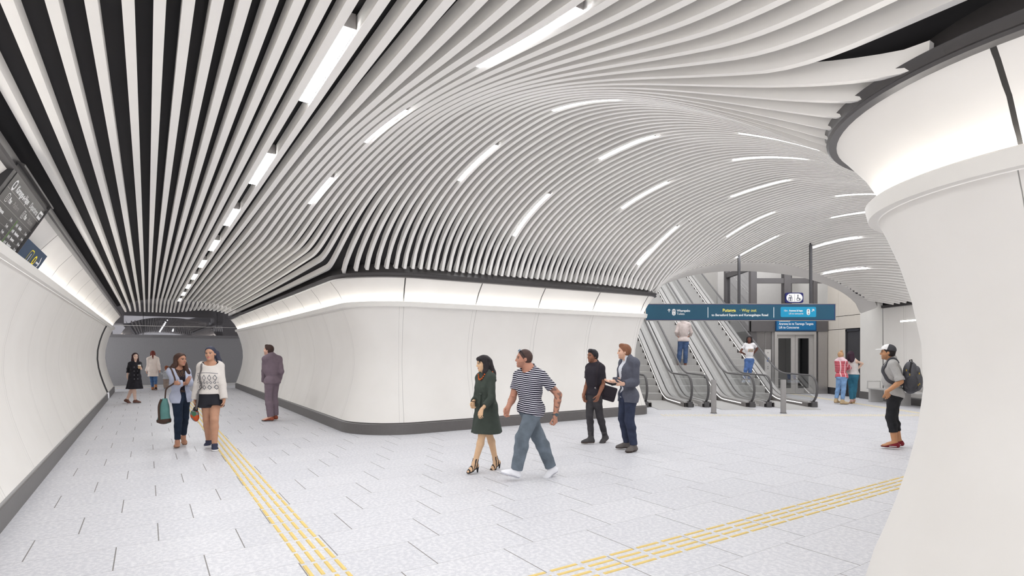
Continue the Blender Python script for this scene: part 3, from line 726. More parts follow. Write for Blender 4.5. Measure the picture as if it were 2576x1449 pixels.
person_icon(ws, sx_(2030.2), sz_(781.5), 0.06, yt-0.011, M_ink); wheelchair(ws, sx_(2030.2), sz_(788.5), 0.06, yt-0.011, M_ink)
arrow(ws, sx_(2041.5), sz_(781.5), 0.085, PI/4, M_white, yt-0.006, 0.017)
# ------------------------------------------------------------------ departure board and platform sign on the left wall
zt_, zb_ = 3.14, 2.63; ot, ob = 0.215, -0.055      # how far the upper wall leans in at top and bottom
lean = Vector((ot-ob, zt_-zb_)); ln = lean.normalized()
rotZ = math.atan2(-D1[1], -D1[0]) + 0  # reading direction runs towards the far end
def wall_frame(s, f):
    """matrix: local x along +s, local y up the leaning panel, local z out into the room"""
    X = Vector((D1[0], D1[1], 0)); d2 = Vector((D2[0], D2[1], 0))
    Yv = (d2*ln.x + Vector((0,0,1))*ln.y).normalized(); Z = X.cross(Yv)
    o = W(s, T_L + ob + lean.x*f, zb_ + lean.y*f) + Z*0.05
    return Matrix(((X.x, Yv.x, Z.x, o.x), (X.y, Yv.y, Z.y, o.y), (X.z, Yv.z, Z.z, o.z), (0,0,0,1)))
def flat(mb, x0, x1, y0, y1, z0, z1): mb.box((x0, y0, z0), (x1, y1, z1))
bd_ = empty('departure_board', (0,0,0), 'dark electronic departure board of train times leaning on the left wall', 'display'); bd_.matrix_world = wall_frame(4.53, 0.0)
PH = lean.length + 0.03
M_screen = mat('screen_dark', rgb(40,37,38), 0.3, noise=0.05, scale=30)
M_fr = mat('board_frame', rgb(44,43,45), 0.35, metal=0.3, noise=0.04)
mb = MB(); flat(mb, 1.36, 2.98, -0.02, PH+0.02, -0.06, 0.01); mb.build('casing', M_fr, bd_)
mb = MB(); flat(mb, 1.47, 2.975, 0.0, PH-0.035, 0.01, 0.014); mb.build('screen', M_screen, bd_)
mb = MB(); flat(mb, 1.36, 2.99, PH+0.02, PH+0.035, -0.06, 0.05); flat(mb, 2.98, 2.99, -0.02, PH+0.035, -0.06, 0.03); mb.build('rim', M_rim, bd_)
M_dim = mat('screen_dim_text', rgb(170,165,164), 0.5); M_green = mat('screen_green', rgb(120,190,60), 0.5)
zt2 = 0.015
pill_ = None
def disc(parent, x, y, rx, ry, z, mt, name, n_=22):
    mb = MB(); mb.v = [(x+rx*math.cos(2*PI*i/n_), y+ry*math.sin(2*PI*i/n_), z) for i in range(n_)]; mb.f = [tuple(range(n_))]; mb.mi = [0]; return mb.build(name, mt, parent)
def hoop(parent, x, y, rx, ry, w_, z, mt, name, n_=26, sq=2.0):
    mb = MB(); o_, i_ = [], []
    for i in range(n_+1):
        a = 2*PI*i/n_; c, s = math.cos(a), math.sin(a); f = (abs(c)**sq + abs(s)**sq)**(-1/sq)
        o_.append((x+rx*f*c, y+ry*f*s, z)); i_.append((x+(rx-w_)*f*c, y+(ry-w_)*f*s, z))
    mb.sweep([i_, o_]); return mb.build(name, mt, parent)
def T(body, size, x, y, mt=M_white, bold=0.0, sx=1.0, par=bd_, z=zt2): return text(par, body, size, mt, (x, y, z), (0,0,0), bold=bold, ext=0.0005, sx=sx)
disc(bd_, 1.62, 0.49, 0.05, 0.05, zt2, M_white, 'train_icon'); mb = MB(); flat(mb, 1.598, 1.642, 0.465, 0.52, zt2, zt2+0.001); mb.build('train_icon', M_fr, bd_)
T('Karanga-a-Hape', 0.085, 1.72, 0.462, bold=0.002); T('Departures', 0.085, 2.36, 0.462)
mb = MB(); flat(mb, 2.80, 2.97, 0.455, 0.535, zt2, zt2+0.001); mb.build('clock_box', M_white, bd_); T('14:06:28', 0.045, 2.812, 0.482, M_fr, z=zt2+0.002, sx=0.85)
mb = MB(); flat(mb, 1.48, 2.98, 0.435, 0.440, zt2, zt2+0.001); flat(mb, 1.48, 2.98, 0.315, 0.319, zt2, zt2+0.001)
for i in range(4): flat(mb, 1.48, 2.28, 0.245-0.062*i, 0.247-0.062*i, zt2, zt2+0.001); flat(mb, 2.32, 2.98, 0.245-0.062*i, 0.247-0.062*i, zt2, zt2+0.001)
flat(mb, 2.298, 2.303, 0.02, 0.435, zt2, zt2+0.001); mb.build('screen_lines', M_dim, bd_)
for x_, n_ in ((1.66, '1'), (2.36, '2')):
    hoop(bd_, x_, 0.378, 0.04, 0.04, 0.006, zt2, M_white, 'platform_badge', sq=4); T(n_, 0.06, x_-0.016, 0.357)
    T('Pae', 0.07, x_+0.07, 0.353, bold=0.0015); T('\u00b7 Platform', 0.07, x_+0.205, 0.353, M_dim)
for i, (a_, b_, c_) in enumerate((('14:05', 'Grafton', '3 min'), ('14:08', 'Henderson', '6 min'), ('14:13', 'Swanson', '10 min'), ('14:18', 'Henderson', '12 min'))):
    y_ = 0.262 - 0.062*i - 0.062*0
    T(a_, 0.042, 2.36, y_-0.06+0.05); T(b_, 0.042, 2.50, y_-0.06+0.05, bold=0.001); T(c_, 0.042, 2.82, y_-0.06+0.05)
    mb = MB(); flat(mb, 2.325, 2.335, y_-0.018, y_+0.04, zt2, zt2+0.001); mb.build('route_mark', M_green, bd_)
for i, (b_, c_) in enumerate((('Waitemata', '3 min'), ('Waitemata', '5 min'), ('Waitemata', '9 min'), ('Waitemata', '14 min'))):
    y_ = 0.252 - 0.062*i; T('14:0%d' % (2+i*2), 0.042, 1.49, y_); T(b_, 0.042, 1.64, y_, bold=0.001); T(c_, 0.042, 2.1, y_)
ps = empty('platform_sign', (0,0,0), 'square blue platform sign with a yellow number badge, train symbol and arrow', 'sign'); ps.matrix_world = wall_frame(7.535, 0.0)
mb = MB(); flat(mb, 0.0, 1.38, -0.04, 0.255, -0.05, 0.012); mb.build('panel', mat('sign_deep_blue', rgb(2,52,86), 0.5, noise=0.05, scale=30), ps)
M_y2 = mat('sign_bright_yellow', rgb(252,230,10), 0.5)
hoop(ps, 0.60, 0.115, 0.105, 0.085, 0.012, 0.014, M_y2, 'platform_badge', sq=4); T('1', 0.12, 0.567, 0.072, par=ps, z=0.014, bold=0.003)
disc(ps, 0.90, 0.115, 0.075, 0.062, 0.014, M_y2, 'train_icon'); mb = MB(); flat(mb, 0.87, 0.93, 0.085, 0.15, 0.0145, 0.0155); mb.build('train_icon', M_ink, ps)
mb = MB(); 
def seg(p, q, th):
    d = Vector(q)-Vector(p); l = d.length; d /= l; nn = Vector((-d.y, d.x))*th/2; P_ = [Vector(p)-nn, Vector(q)-nn, Vector(q)+nn, Vector(p)+nn]
    mb.add([(v.x, v.y, 0.014) for v in P_] , [(0,1,2,3)])
seg((1.03, 0.115), (1.24, 0.115), 0.022); seg((1.245, 0.115), (1.15, 0.195), 0.025); seg((1.245, 0.115), (1.15, 0.035), 0.025)
mb.build('arrow', M_white, ps)
# ================================================================== people: signed-distance modelling, meshed with surface nets
V3 = lambda *a: np.array(a, dtype=np.float64)
def unit(v): return v/(np.linalg.norm(v)+1e-12)
def orth(v, n): return unit(v - n*np.dot(v, n))
def CAP(a, b, r1, r2=None, flat=False): return ('c', np.array(a, float), np.array(b, float), r1, r1 if r2 is None else r2, flat)
def ELL(c, ax, r): return ('e', np.array(c, float), np.array(ax, float), np.array(r, float))
def CON(a, b, ra, rb, ax, waves=0, amp=0.0, flare=1.0):
    """elliptic tapered tube from a to b (skirts): ra, rb = (side, fore-aft) radii"""
    return ('k', np.array(a, float), np.array(b, float), np.array(ra, float), np.array(rb, float), np.array(ax, float), waves, amp, flare)
def pbounds(p, d):
    if p[0] == 'c': m = max(p[3], p[4])+d; return np.minimum(p[1], p[2])-m, np.maximum(p[1], p[2])+m
    if p[0] == 'e': m = np.sqrt(((p[2].T*(p[3]+d))**2).sum(1)); return p[1]-m, p[1]+m
    m = max(p[3].max(), p[4].max())+d+p[7]; return np.minimum(p[1], p[2])-m, np.maximum(p[1], p[2])+m
def pdist(p, X, Y, Z, d):
    if p[0] == 'c':
        a, b = p[1], p[2]; ba = b-a; l2 = max(ba@ba, 1e-9)
        x, y, z = X-a[0], Y-a[1], Z-a[2]
        t = (x*ba[0]+y*ba[1]+z*ba[2])/l2; h = np.clip(t, 0, 1)
        q = np.sqrt((x-h*ba[0])**2+(y-h*ba[1])**2+(z-h*ba[2])**2) - (p[3]+d+(p[4]-p[3])*h)
        return np.maximum(q, (t-1)*math.sqrt(l2)) if p[5] else q
    if p[0] == 'e':
        x, y, z = X-p[1][0], Y-p[1][1], Z-p[1][2]; A = p[2]; r = p[3]+d
        u = [(x*A[i,0]+y*A[i,1]+z*A[i,2])/r[i] for i in range(3)]
        k0 = np.sqrt(u[0]**2+u[1]**2+u[2]**2)+1e-9
        k1 = np.sqrt((u[0]/r[0])**2+(u[1]/r[1])**2+(u[2]/r[2])**2)+1e-9
        return k0*(k0-1)/k1
    a, b, ra, rb, A, wv, am, fl = p[1:9]; ba = b-a; L = math.sqrt(ba@ba)
    x, y, z = X-a[0], Y-a[1], Z-a[2]
    t = (x*ba[0]+y*ba[1]+z*ba[2])/(L*L); h = np.clip(t, 0, 1)
    x, y, z = x-h*ba[0], y-h*ba[1], z-h*ba[2]
    u = x*A[0,0]+y*A[0,1]+z*A[0,2]; v = x*A[1,0]+y*A[1,1]+z*A[1,2]
    hh = h**fl
    rx = ra[0]+(rb[0]-ra[0])*hh+d; ry = ra[1]+(rb[1]-ra[1])*hh+d
    if wv:
        th = np.arctan2(v/ry, u/rx); w_ = am*h*np.cos(wv*th+2*np.sin(th)); rx = rx+w_; ry = ry+w_
    q = np.sqrt((u/rx)**2+(v/ry)**2)+1e-6
    return np.maximum((q-1)*np.minimum(rx, ry), np.abs(t-0.5)*L-0.5*L)
class Vol:
    def __init__(s, lo, hi, h):
        s.h = h; s.lo = np.array(lo)-2.5*h; s.n = (np.ceil((np.array(hi)+2.5*h-s.lo)/h).astype(int)+1)
        s.F = np.full(s.n, 0.5, np.float32)
        s.ax = [(s.lo[i]+h*np.arange(s.n[i])).astype(np.float32) for i in range(3)]
    def blk(s, lo, hi):
        i0 = np.clip(np.floor((lo-s.lo)/s.h).astype(int), 0, s.n-1); i1 = np.clip(np.ceil((hi-s.lo)/s.h).astype(int)+1, 1, s.n)
        sl = tuple(slice(a, max(a+1, b)) for a, b in zip(i0, i1))
        return sl, s.ax[0][sl[0]][:,None,None], s.ax[1][sl[1]][None,:,None], s.ax[2][sl[2]][None,None,:]
    def add(s, p, d=0.0, k=0.02):
        lo, hi = pbounds(p, d); m = k+3*s.h; sl, X, Y, Z = s.blk(lo-m, hi+m)
        q = pdist(p, X, Y, Z, d).astype(np.float32); f = s.F[sl]
        w = np.maximum(k-np.abs(f-q), 0)/k if k > 0 else 0
        s.F[sl] = np.minimum(f, q) - w*w*(k*0.25)
    def sub(s, p, d=0.0, k=0.01):
        lo, hi = pbounds(p, d); m = k+2*s.h; sl, X, Y, Z = s.blk(lo-m, hi+m)
        q = -pdist(p, X, Y, Z, d).astype(np.float32); f = s.F[sl]
        w = np.maximum(k-np.abs(f-q), 0)/k
        s.F[sl] = np.maximum(f, q) + w*w*(k*0.25)
    def cut(s, fn):
        """fn(X,Y,Z) > 0 is removed"""
        s.F = np.maximum(s.F, np.broadcast_to(fn(s.ax[0][:,None,None], s.ax[1][None,:,None], s.ax[2][None,None,:]), s.F.shape).astype(np.float32))
    def mesh(s):
        F = s.F; ins = F < 0
        c = [ins[i:F.shape[0]-1+i, j:F.shape[1]-1+j, k:F.shape[2]-1+k] for i in (0,1) for j in (0,1) for k in (0,1)]
        cnt = sum(x.astype(np.int8) for x in c); act = (cnt > 0) & (cnt < 8)
        I = np.argwhere(act)
        if len(I) == 0: return np.zeros((0,3)), []
        idm = -np.ones(act.shape, np.int32); idm[act] = np.arange(len(I))
        off = [(i,j,k) for i in (0,1) for j in (0,1) for k in (0,1)]
        val = np.stack([F[I[:,0]+o[0], I[:,1]+o[1], I[:,2]+o[2]] for o in off], 1)
        P = np.zeros((len(I), 3)); W_ = np.zeros(len(I))
        for a in range(8):
            for b in range(a+1, 8):
                df = [off[b][q]-off[a][q] for q in range(3)]
                if sum(abs(x) for x in df) != 1: continue
                va, vb = val[:,a], val[:,b]; m = (va < 0) != (vb < 0)
                t = np.where(m, va/(va-vb+1e-12), 0)
                P += m[:,None]*(np.array(off[a])[None]+t[:,None]*np.array(df)[None]); W_ += m
        v = (I + P/np.maximum(W_,1)[:,None])*s.h + s.lo
        fs = []
        for axis in range(3):
            sl0 = [slice(1,-1)]*3; sl0[axis] = slice(0,-1); sl1 = [slice(1,-1)]*3; sl1[axis] = slice(1,None)
            a = ins[tuple(sl0)]; b = ins[tuple(sl1)]; E = np.argwhere(a != b)
            if len(E) == 0: continue
            sgn = a[tuple(E.T)]
            base = E + 1; base[:,axis] -= 1
            u, w = (axis+1) % 3, (axis+2) % 3
            du = np.zeros(3, int); du[u] = 1; dw = np.zeros(3, int); dw[w] = 1
            q = [idm[tuple((base-x).T)] for x in (du+dw, dw, 0*du, du)]
            q = np.stack(q, 1); q[~sgn] = q[~sgn][:,::-1]; fs.append(q)
        return v, np.concatenate(fs)
def vnormals(v, f):
    a = v[f[:,2]]-v[f[:,0]]; b = v[f[:,3]]-v[f[:,1]]; n = np.cross(a, b); o = np.zeros_like(v)
    for i in range(4): np.add.at(o, f[:,i], n)
    return o/(np.linalg.norm(o, axis=1)[:,None]+1e-12)
def wob(v, s, seed):
    r = np.random.RandomState(seed); o = np.zeros(len(v))
    for i in range(7):
        d = r.normal(size=3); d[2] *= 1.6; d /= np.linalg.norm(d); o += np.sin((v@d)*s*(0.6+0.35*i)+r.rand()*6)/(1+0.5*i)
    return o/2.2
def sdf_mesh(name, vol, mt, parent, wrinkle=0.0, wscale=26.0, seed=1, color=None):
    v, f = vol.mesh()
    if len(v) == 0: return None
    if wrinkle:
        nn = vnormals(v, f); v = v + nn*(wob(v, wscale, seed)*wrinkle)[:,None]
    me = bpy.data.meshes.new(name); me.vertices.add(len(v)); me.vertices.foreach_set('co', v.astype(np.float32).ravel())
    me.loops.add(len(f)*4); me.loops.foreach_set('vertex_index', f.astype(np.int32).ravel())
    me.polygons.add(len(f)); me.polygons.foreach_set('loop_start', np.arange(0, len(f)*4, 4, dtype=np.int32))
    me.update(calc_edges=True); me.validate()
    me.polygons.foreach_set('use_smooth', [True]*len(me.polygons))
    if color is not None:
        a = me.color_attributes.new('skin', 'FLOAT_COLOR', 'POINT'); c = color(v); a.data.foreach_set('color', np.concatenate([c, np.ones((len(c),1))], 1).astype(np.float32).ravel())
    o = bpy.data.objects.new(name, me); me.materials.append(mt); o.parent = parent; COL.objects.link(o); return o
def make(name, items, h, mt, parent, cuts=(), subs=(), **kw):
    """items: (prim, inflate, blend)"""
    lo = np.min([pbounds(p, d)[0] for p, d, k in items], 0); hi = np.max([pbounds(p, d)[1] for p, d, k in items], 0)
    v = Vol(lo, hi, h)
    for p, d, k in items: v.add(p, d, k)
    for fn in cuts: v.cut(fn)
    for p, d, k in subs: v.sub(p, d, k)
    return sdf_mesh(name, v, mt, parent, **kw)
def plane(pt, n):
    """removes the side that n points to"""
    return lambda X, Y, Z: (X-pt[0])*n[0]+(Y-pt[1])*n[1]+(Z-pt[2])*n[2]
# ------------------------------------------------------------------ fabrics
def skin_mat():
    m = bpy.data.materials.new('skin'); m.use_nodes = True; n = N(m); b = m.node_tree.nodes['Principled BSDF']
    at = n.node('ShaderNodeVertexColor', layer_name='skin'); tc = n.node('ShaderNodeTexCoord')
    no = n.node('ShaderNodeTexNoise'); no.inputs['Scale'].default_value = 30; n.link(tc.outputs['Object'], no.inputs['Vector'])
    q = n.node('ShaderNodeMapRange'); n.link(no.outputs['Fac'], q.inputs[0]); q.inputs[3].default_value = 0.93; q.inputs[4].default_value = 1.07
    sc = n.node('ShaderNodeVectorMath', operation='SCALE'); n.link(at.outputs['Color'], sc.inputs[0]); n.link(q.outputs[0], sc.inputs['Scale'])
    n.link(sc.outputs[0], b.inputs['Base Color']); b.inputs['Roughness'].default_value = 0.5
    b.inputs['Subsurface Weight'].default_value = 0.0; b.inputs['Specular IOR Level'].default_value = 0.35
    return m
M_skin = skin_mat()
def cloth(name, c, rough=0.85, noise=0.12, scale=14, bump=0.25, bscale=140): return mat('cloth_'+name, rgb(*c), rough, noise=noise, scale=scale, bump=bump, bscale=bscale, spec=0.25)
def denim(name, c): return mat('denim_'+name, rgb(*c), 0.85, noise=0.34, scale=7, bump=0.35, bscale=300, spec=0.2)
def hairm(name, c):
    m = bpy.data.materials.new('hair_'+name); m.use_nodes = True; n = N(m); b = m.node_tree.nodes['Principled BSDF']
    tc = n.node('ShaderNodeTexCoord'); mp = n.node('ShaderNodeMapping'); mp.inputs['Scale'].default_value = (140, 140, 6); n.link(tc.outputs['Object'], mp.inputs[0])
    no = n.node('ShaderNodeTexNoise'); no.inputs['Scale'].default_value = 1.0; no.inputs['Detail'].default_value = 3; n.link(mp.outputs[0], no.inputs['Vector'])
    d = tuple(x*0.6 for x in c); l = tuple(min(255, x*1.45+4) for x in c)
    n.link(n.mix(no.outputs['Fac'], rgb(*d), rgb(*l)), b.inputs['Base Color']); b.inputs['Roughness'].default_value = 0.6; b.inputs['Specular IOR Level'].default_value = 0.25
    bp = n.node('ShaderNodeBump'); bp.inputs['Strength'].default_value = 0.5; bp.inputs['Distance'].default_value = 0.01; n.link(no.outputs['Fac'], bp.inputs['Height']); n.link(bp.outputs[0], b.inputs['Normal'])
    return m
def patmat(name, fn, rough=0.9):
    """pattern cloth: fn(n, x, y, z) -> colour socket, in the garment's own coordinates"""
    m = bpy.data.materials.new('cloth_'+name); m.use_nodes = True; n = N(m); b = m.node_tree.nodes['Principled BSDF']; b.inputs['Roughness'].default_value = rough
    b.inputs['Specular IOR Level'].default_value = 0.2
    tc = n.node('ShaderNodeTexCoord'); sp = n.node('ShaderNodeSeparateXYZ'); n.link(tc.outputs['Object'], sp.inputs[0])
    n.link(fn(n, sp.outputs[0], sp.outputs[1], sp.outputs[2]), b.inputs['Base Color']); return m
# ------------------------------------------------------------------ a person
HEADW = 1.0
def ik(a, c, l1, l2, pole):
    d = c-a; L = np.linalg.norm(d); n = d/(L+1e-9)
    if L >= (l1+l2)*0.999: return a + d*l1/(l1+l2)
    x = (l1*l1-l2*l2+L*L)/(2*L); y = math.sqrt(max(l1*l1-x*x, 0))
    return a + n*x + orth(np.array(pole, float), n)*y
class Person:
    def __init__(s, label, loc, H, sex, P, face, head_yaw, skin, h=0.006, build=1.0, pitch=0.0, tilt=0.0, hand=None, feet=None, hs=1.0, group=None, bust=1.0, belly=0.0, brows=(40,30,28), lips=None, beard=None, pelvis=None, arm=1.0, leg=1.0, hip=None, bend=None):
        s.root = empty('person', loc, label, 'person', group); s.H = H; s.sex = sex; s.h = h; s.q = q = H/1.75; s.b = b = build
        P = {k: np.array(v, float) for k, v in P.items()}; s.P = P; s.skin = np.array([lin(x) for x in skin])
        s.up0 = V3(0,0,1); rad = math.radians
        for S in 'LR': P['p'+S][2] = (hip or 0.512)*H
        def fw(a): return V3(math.sin(rad(a)), -math.cos(rad(a)), 0)
        s.fw = fw; s.th = th_ = math.degrees(math.atan2(-loc[0], loc[1])); face += th_; head_yaw += th_; pelvis = None if pelvis is None else pelvis+th_
        s.mid_hip = (P['pL']+P['pR'])/2; s.up = unit(P['neck']-s.mid_hip)
        s.f = orth(fw(face), s.up); s.r = np.cross(s.f, s.up); s.pf = fw(face if pelvis is None else pelvis); s.pr = np.cross(s.pf, s.up0)
        s.TA = np.array([s.r, s.f, s.up]); s.PA = np.array([s.pr, s.pf, s.up0])
        hf = fw(head_yaw); hu = s.up0*math.cos(rad(pitch)) + hf*math.sin(rad(pitch)); hf = hf*math.cos(rad(pitch)) - s.up0*math.sin(rad(pitch))
        hr = np.cross(hf, hu); hu = hu*math.cos(rad(tilt)) + hr*math.sin(rad(tilt)); hr = np.cross(hf, hu)
        s.hf, s.hr, s.hu = hf, hr, hu; s.HA = np.array([hr, hf, hu]); s.g = q*hs
        m = sex == 'm'
        ua, fa, th, sh = 0.172*H, 0.150*H, 0.232*H, 0.243*H
        P['eL'] = ik(P['sL'], P['wL'], ua, fa, P['eL']-(P['sL']+P['wL'])/2); P['eR'] = ik(P['sR'], P['wR'], ua, fa, P['eR']-(P['sR']+P['wR'])/2)
        for S in 'LR':
            kp = P.get('k'+S); pole = s.pf if kp is None else kp-(P['p'+S]+P['a'+S])/2
            rr = min(1.0, np.linalg.norm(P['p'+S]-P['a'+S])*(1+(bend or 0.010))/(th+sh))
            P['k'+S] = ik(P['p'+S], P['a'+S], th*rr, sh*rr, pole)
        T = {}                                                     # named primitives
        up, f, r = s.up, s.f, s.r; nk = P['neck']; ch = nk-up*0.20*q; ms = (P['sL']+P['sR'])/2
        wb = 1.0 if m else 0.88
        T['chest'] = ELL(ch+f*0.008*q, s.TA, V3(0.158*wb*b, 0.112*wb*b, 0.185)*q)
        T['ribs'] = ELL(nk-up*0.30*q+f*0.006*q, s.TA, V3(0.138*wb*b, 0.104*wb*b, 0.16)*q)
        wc = nk*0.38+s.mid_hip*0.62+up*0.02*q; s.waist = wc
        T['waist'] = ELL(wc+f*(0.005+belly*0.5)*q, s.TA, V3((0.130 if m else 0.112)*b, (0.096 if m else 0.086)*b+belly, 0.13)*q)
        T['pelvis'] = ELL(s.mid_hip+s.up0*0.035*q, s.PA, V3((0.150 if m else 0.160)*b, 0.112*b, 0.115)*q)
        for S, sg in (('L', -1), ('R', 1)):
            T['glute'+S] = ELL(s.mid_hip+s.pr*sg*0.07*q-s.pf*(0.043 if m else 0.052)*q-s.up0*0.002*q, s.PA, V3(0.076*b, 0.070*b, 0.085)*q)
            if m: T['pec'+S] = ELL(ch+r*sg*0.07*q+f*0.07*q+up*0.035*q, s.TA, V3(0.075*b, 0.045*b, 0.06)*q)
            else: T['bust'+S] = ELL(ch+r*sg*0.062*q+f*0.075*q*bust-up*0.015*q, s.TA, V3(0.062, 0.058*bust, 0.062)*q*b)
            sh_ = P['s'+S]
            T['trap'+S] = CAP(nk+up*0.025*q, sh_*0.8+nk*0.2+up*0.012*q, 0.042*q, 0.040*q)
            T['delt'+S] = CAP(ms*0.35+sh_*0.65-up*0.03*q, sh_-r*sg*0.012*q, 0.052*q*(b if m else 0.88), 0.048*q*arm*(b if m else 0.84))
            A_ = (1.0 if m else 0.82)*arm
            e, w_ = P['e'+S], P['w'+S]
            T['uarm'+S] = CAP(sh_-r*sg*0.008*q, e, 0.048*q*A_, 0.040*q*A_); mid_f = e*0.72+w_*0.28
            T['farm'+S] = CAP(e, mid_f, 0.040*q*A_, 0.041*q*A_); T['farn'+S] = CAP(mid_f, w_, 0.041*q*A_, 0.027*q*A_)
            L_ = (1.0 if m else 1.0)*b*leg; p_, k_, a_ = P['p'+S], P['k'+S], P['a'+S]
            T['thigh'+S] = CAP(p_, k_, 0.092*q*L_, 0.056*q*L_); md = k_*0.70+a_*0.30 - unit(orth(s.pf, unit(a_-k_)))*0.012*q
            T['calf'+S] = CAP(k_, md, 0.053*q*L_, 0.057*q*L_); T['shin'+S] = CAP(md, a_, 0.055*q*L_, 0.036*q*L_)
        s.T = T; s.ms = ms; s.ch = ch
        hc = P['head']; s.hc = hc; g = s.g
        s.hp = lambda x, y, z: hc + (hr*x+hf*y+hu*z)*g
        T['neck'] = CAP(nk+up*0.0*q, s.hp(0, -0.02, -0.055), (0.060 if m else 0.049)*q*(0.5+b/2), (0.056 if m else 0.046)*g)
        hp = s.hp; HA = s.HA; fm = 1.0 if m else 0.94
        head = [(ELL(hp(0,-0.012,0.035), HA, V3(0.074,0.094,0.082)*g), 0.01), (ELL(hp(0,0.025,-0.025), HA, V3(0.061,0.064,0.088)*g), 0.03),
            (ELL(hp(0,0.034,-0.074), HA, V3(0.047*fm,0.048,0.042)*g), 0.03), (ELL(hp(0,0.074,-0.100), HA, V3(0.021,0.016,0.015)*g), 0.02),
            (CAP(hp(-0.034,0.080,0.022), hp(0.034,0.080,0.022), 0.011*g), 0.02), (CAP(hp(0,0.086,0.012), hp(0,0.104,-0.028), 0.0075*g, 0.0115*g), 0.012),
            (CAP(hp(-0.011,0.092,-0.033), hp(0.011,0.092,-0.033), 0.0085*g), 0.008),
            (ELL(hp(-0.037,0.060,-0.028), HA, V3(0.022,0.022,0.024)*g), 0.02), (ELL(hp(0.037,0.060,-0.028), HA, V3(0.022,0.022,0.024)*g), 0.02),
            (ELL(hp(0,0.082,-0.060), HA, V3(0.023,0.0125,0.0065)*g), 0.006), (ELL(hp(0,0.081,-0.069), HA, V3(0.020,0.0125,0.0075)*g), 0.006),
            (ELL(hp(-0.073,-0.008,-0.008), HA, V3(0.010,0.021,0.031)*g), 0.008), (ELL(hp(0.073,-0.008,-0.008), HA, V3(0.010,0.021,0.031)*g), 0.008)]
        order = ['pelvis','waist','ribs','chest','gluteL','gluteR']+(['pecL','pecR'] if m else ['bustL','bustR'])+['trapL','trapR','deltL','deltR']
        items = [(T[x], 0, 0.05*q) for x in order] + [(T['neck'], 0, 0.03*q)] + [(p, 0, k*g) for p, k in head]
        for S in 'LR':
            items += [(T['thigh'+S], 0, 0.03*q), (T['calf'+S], 0, 0.025*q), (T['shin'+S], 0, 0.02*q)]
            items += [(T['uarm'+S], 0, 0.025*q), (T['farm'+S], 0, 0.02*q), (T['farn'+S], 0, 0.015*q)]
        s.hand_items = {}
        for S in 'LR':
            hi_ = s.hand(S, (hand or {}).get(S, {})); s.hand_items[S] = hi_; items += hi_
        s.foot = {}
        for S in 'LR':
            ft = (feet or {}).get(S, {}); ya, pi_ = (ft['yaw']+th_ if 'yaw' in ft else face), ft.get('pitch', 0)
            fd0 = fw(ya); ca, sa = math.cos(rad(pi_)), math.sin(rad(pi_)); fd = fd0*ca - s.up0*sa; fu = fd0*sa + s.up0*ca
            A = P['a'+S]; s.foot[S] = (A, fd, fu); L_ = 0.94 if not m else 1.0
            fi = [(CAP(A, A-fd*0.03*q-fu*0.045*q, 0.036*q, 0.034*q), 0, 0.02*q), (CAP(A-fd*0.028*q-fu*0.048*q, A+fd*0.115*q*L_-fu*0.056*q, 0.034*q, 0.028*q), 0, 0.02*q),
                  (CAP(A, A+fd*0.10*q*L_-fu*0.05*q, 0.034*q, 0.027*q), 0, 0.02*q), (CAP(A+fd*0.10*q*L_-fu*0.056*q, A+fd*0.165*q*L_-fu*0.063*q, 0.030*q, 0.020*q), 0, 0.02*q)]
            sd = np.cross(fd, fu)
            fi.append((CAP(A+fd*0.10*q*L_-fu*0.058*q+sd*0.02*q, A+fd*0.15*q*L_-fu*0.064*q+sd*0.015*q, 0.023*q, 0.018*q), 0, 0.02*q))
            fi.append((CAP(A+fd*0.10*q*L_-fu*0.058*q-sd*0.02*q, A+fd*0.15*q*L_-fu*0.064*q-sd*0.015*q, 0.023*q, 0.018*q), 0, 0.02*q))
            s.foot[S] = (A, fd, fu, fi); items += fi
        lo = np.min([pbounds(p, d)[0] for p, d, k in items], 0); hi = np.max([pbounds(p, d)[1] for p, d, k in items], 0)
        vol = Vol(lo, hi, h)
        for p, d, k in items: vol.add(p, d, k)
        for x in (-0.031, 0.031): vol.sub(ELL(hp(x,0.096,0.001), HA, V3(0.014,0.012,0.010)*g), 0, 0.012*g)
        for x in (-0.031, 0.031): vol.add(ELL(hp(x,0.070,0.0), HA, V3(0.0125,0.0125,0.0125)*g), 0, 0.002*g)
        lipc = np.array([lin(x) for x in lips]) if lips else s.skin*np.array([0.86,0.66,0.66])
        browc = np.array([lin(x) for x in brows]); beardc = np.array([lin(x) for x in beard]) if beard else None
        s.extra_color = None
        def color(v):
            d = v-hc; L = np.stack([d@hr, d@hf, d@hu], 1)/g; c = np.tile(s.skin, (len(v), 1)); x, y, z = np.abs(L[:,0]), L[:,1], L[:,2]
            near = np.linalg.norm(L, axis=1) < 0.16
            if beardc is not None:
                e_ = np.minimum(-0.032-0.22*(y-0.01)-z, y+0.004-0.4*np.clip(-0.06-z, 0, 1)); e_ = np.minimum(e_, 0.125+z)
                e_ = np.minimum(e_, np.maximum(np.abs(x)-0.026, np.maximum(-0.047-z, -0.082-z)*0.5+np.where(z < -0.078, 0.02, -0.01)))
                bm = np.where(near, np.clip(e_/0.010, 0, 1), 0)[:,None]*0.34; c = c*(1-bm)+beardc*bm
            lm = near & (((x/0.023)**2+((z+0.0645)/0.0105)**2) < 1) & (y > 0.075); c[lm] = lipc*0.75+s.skin*0.25
            zb = 0.021+0.006*np.sin((x-0.012).clip(0, 0.04)/0.04*3.1)
            bw = near & (x > 0.014) & (x < 0.050) & (np.abs(z-zb) < 0.0042) & (y > 0.05); c[bw] = browc*0.8+s.skin*0.2
            ew = near & (((x-0.031)/0.015)**2+(z/0.0065)**2 < 1) & (y > 0.055); c[ew] = 0.35*np.array((0.62,0.59,0.56))+0.65*np.minimum(s.skin*1.25, 0.6)
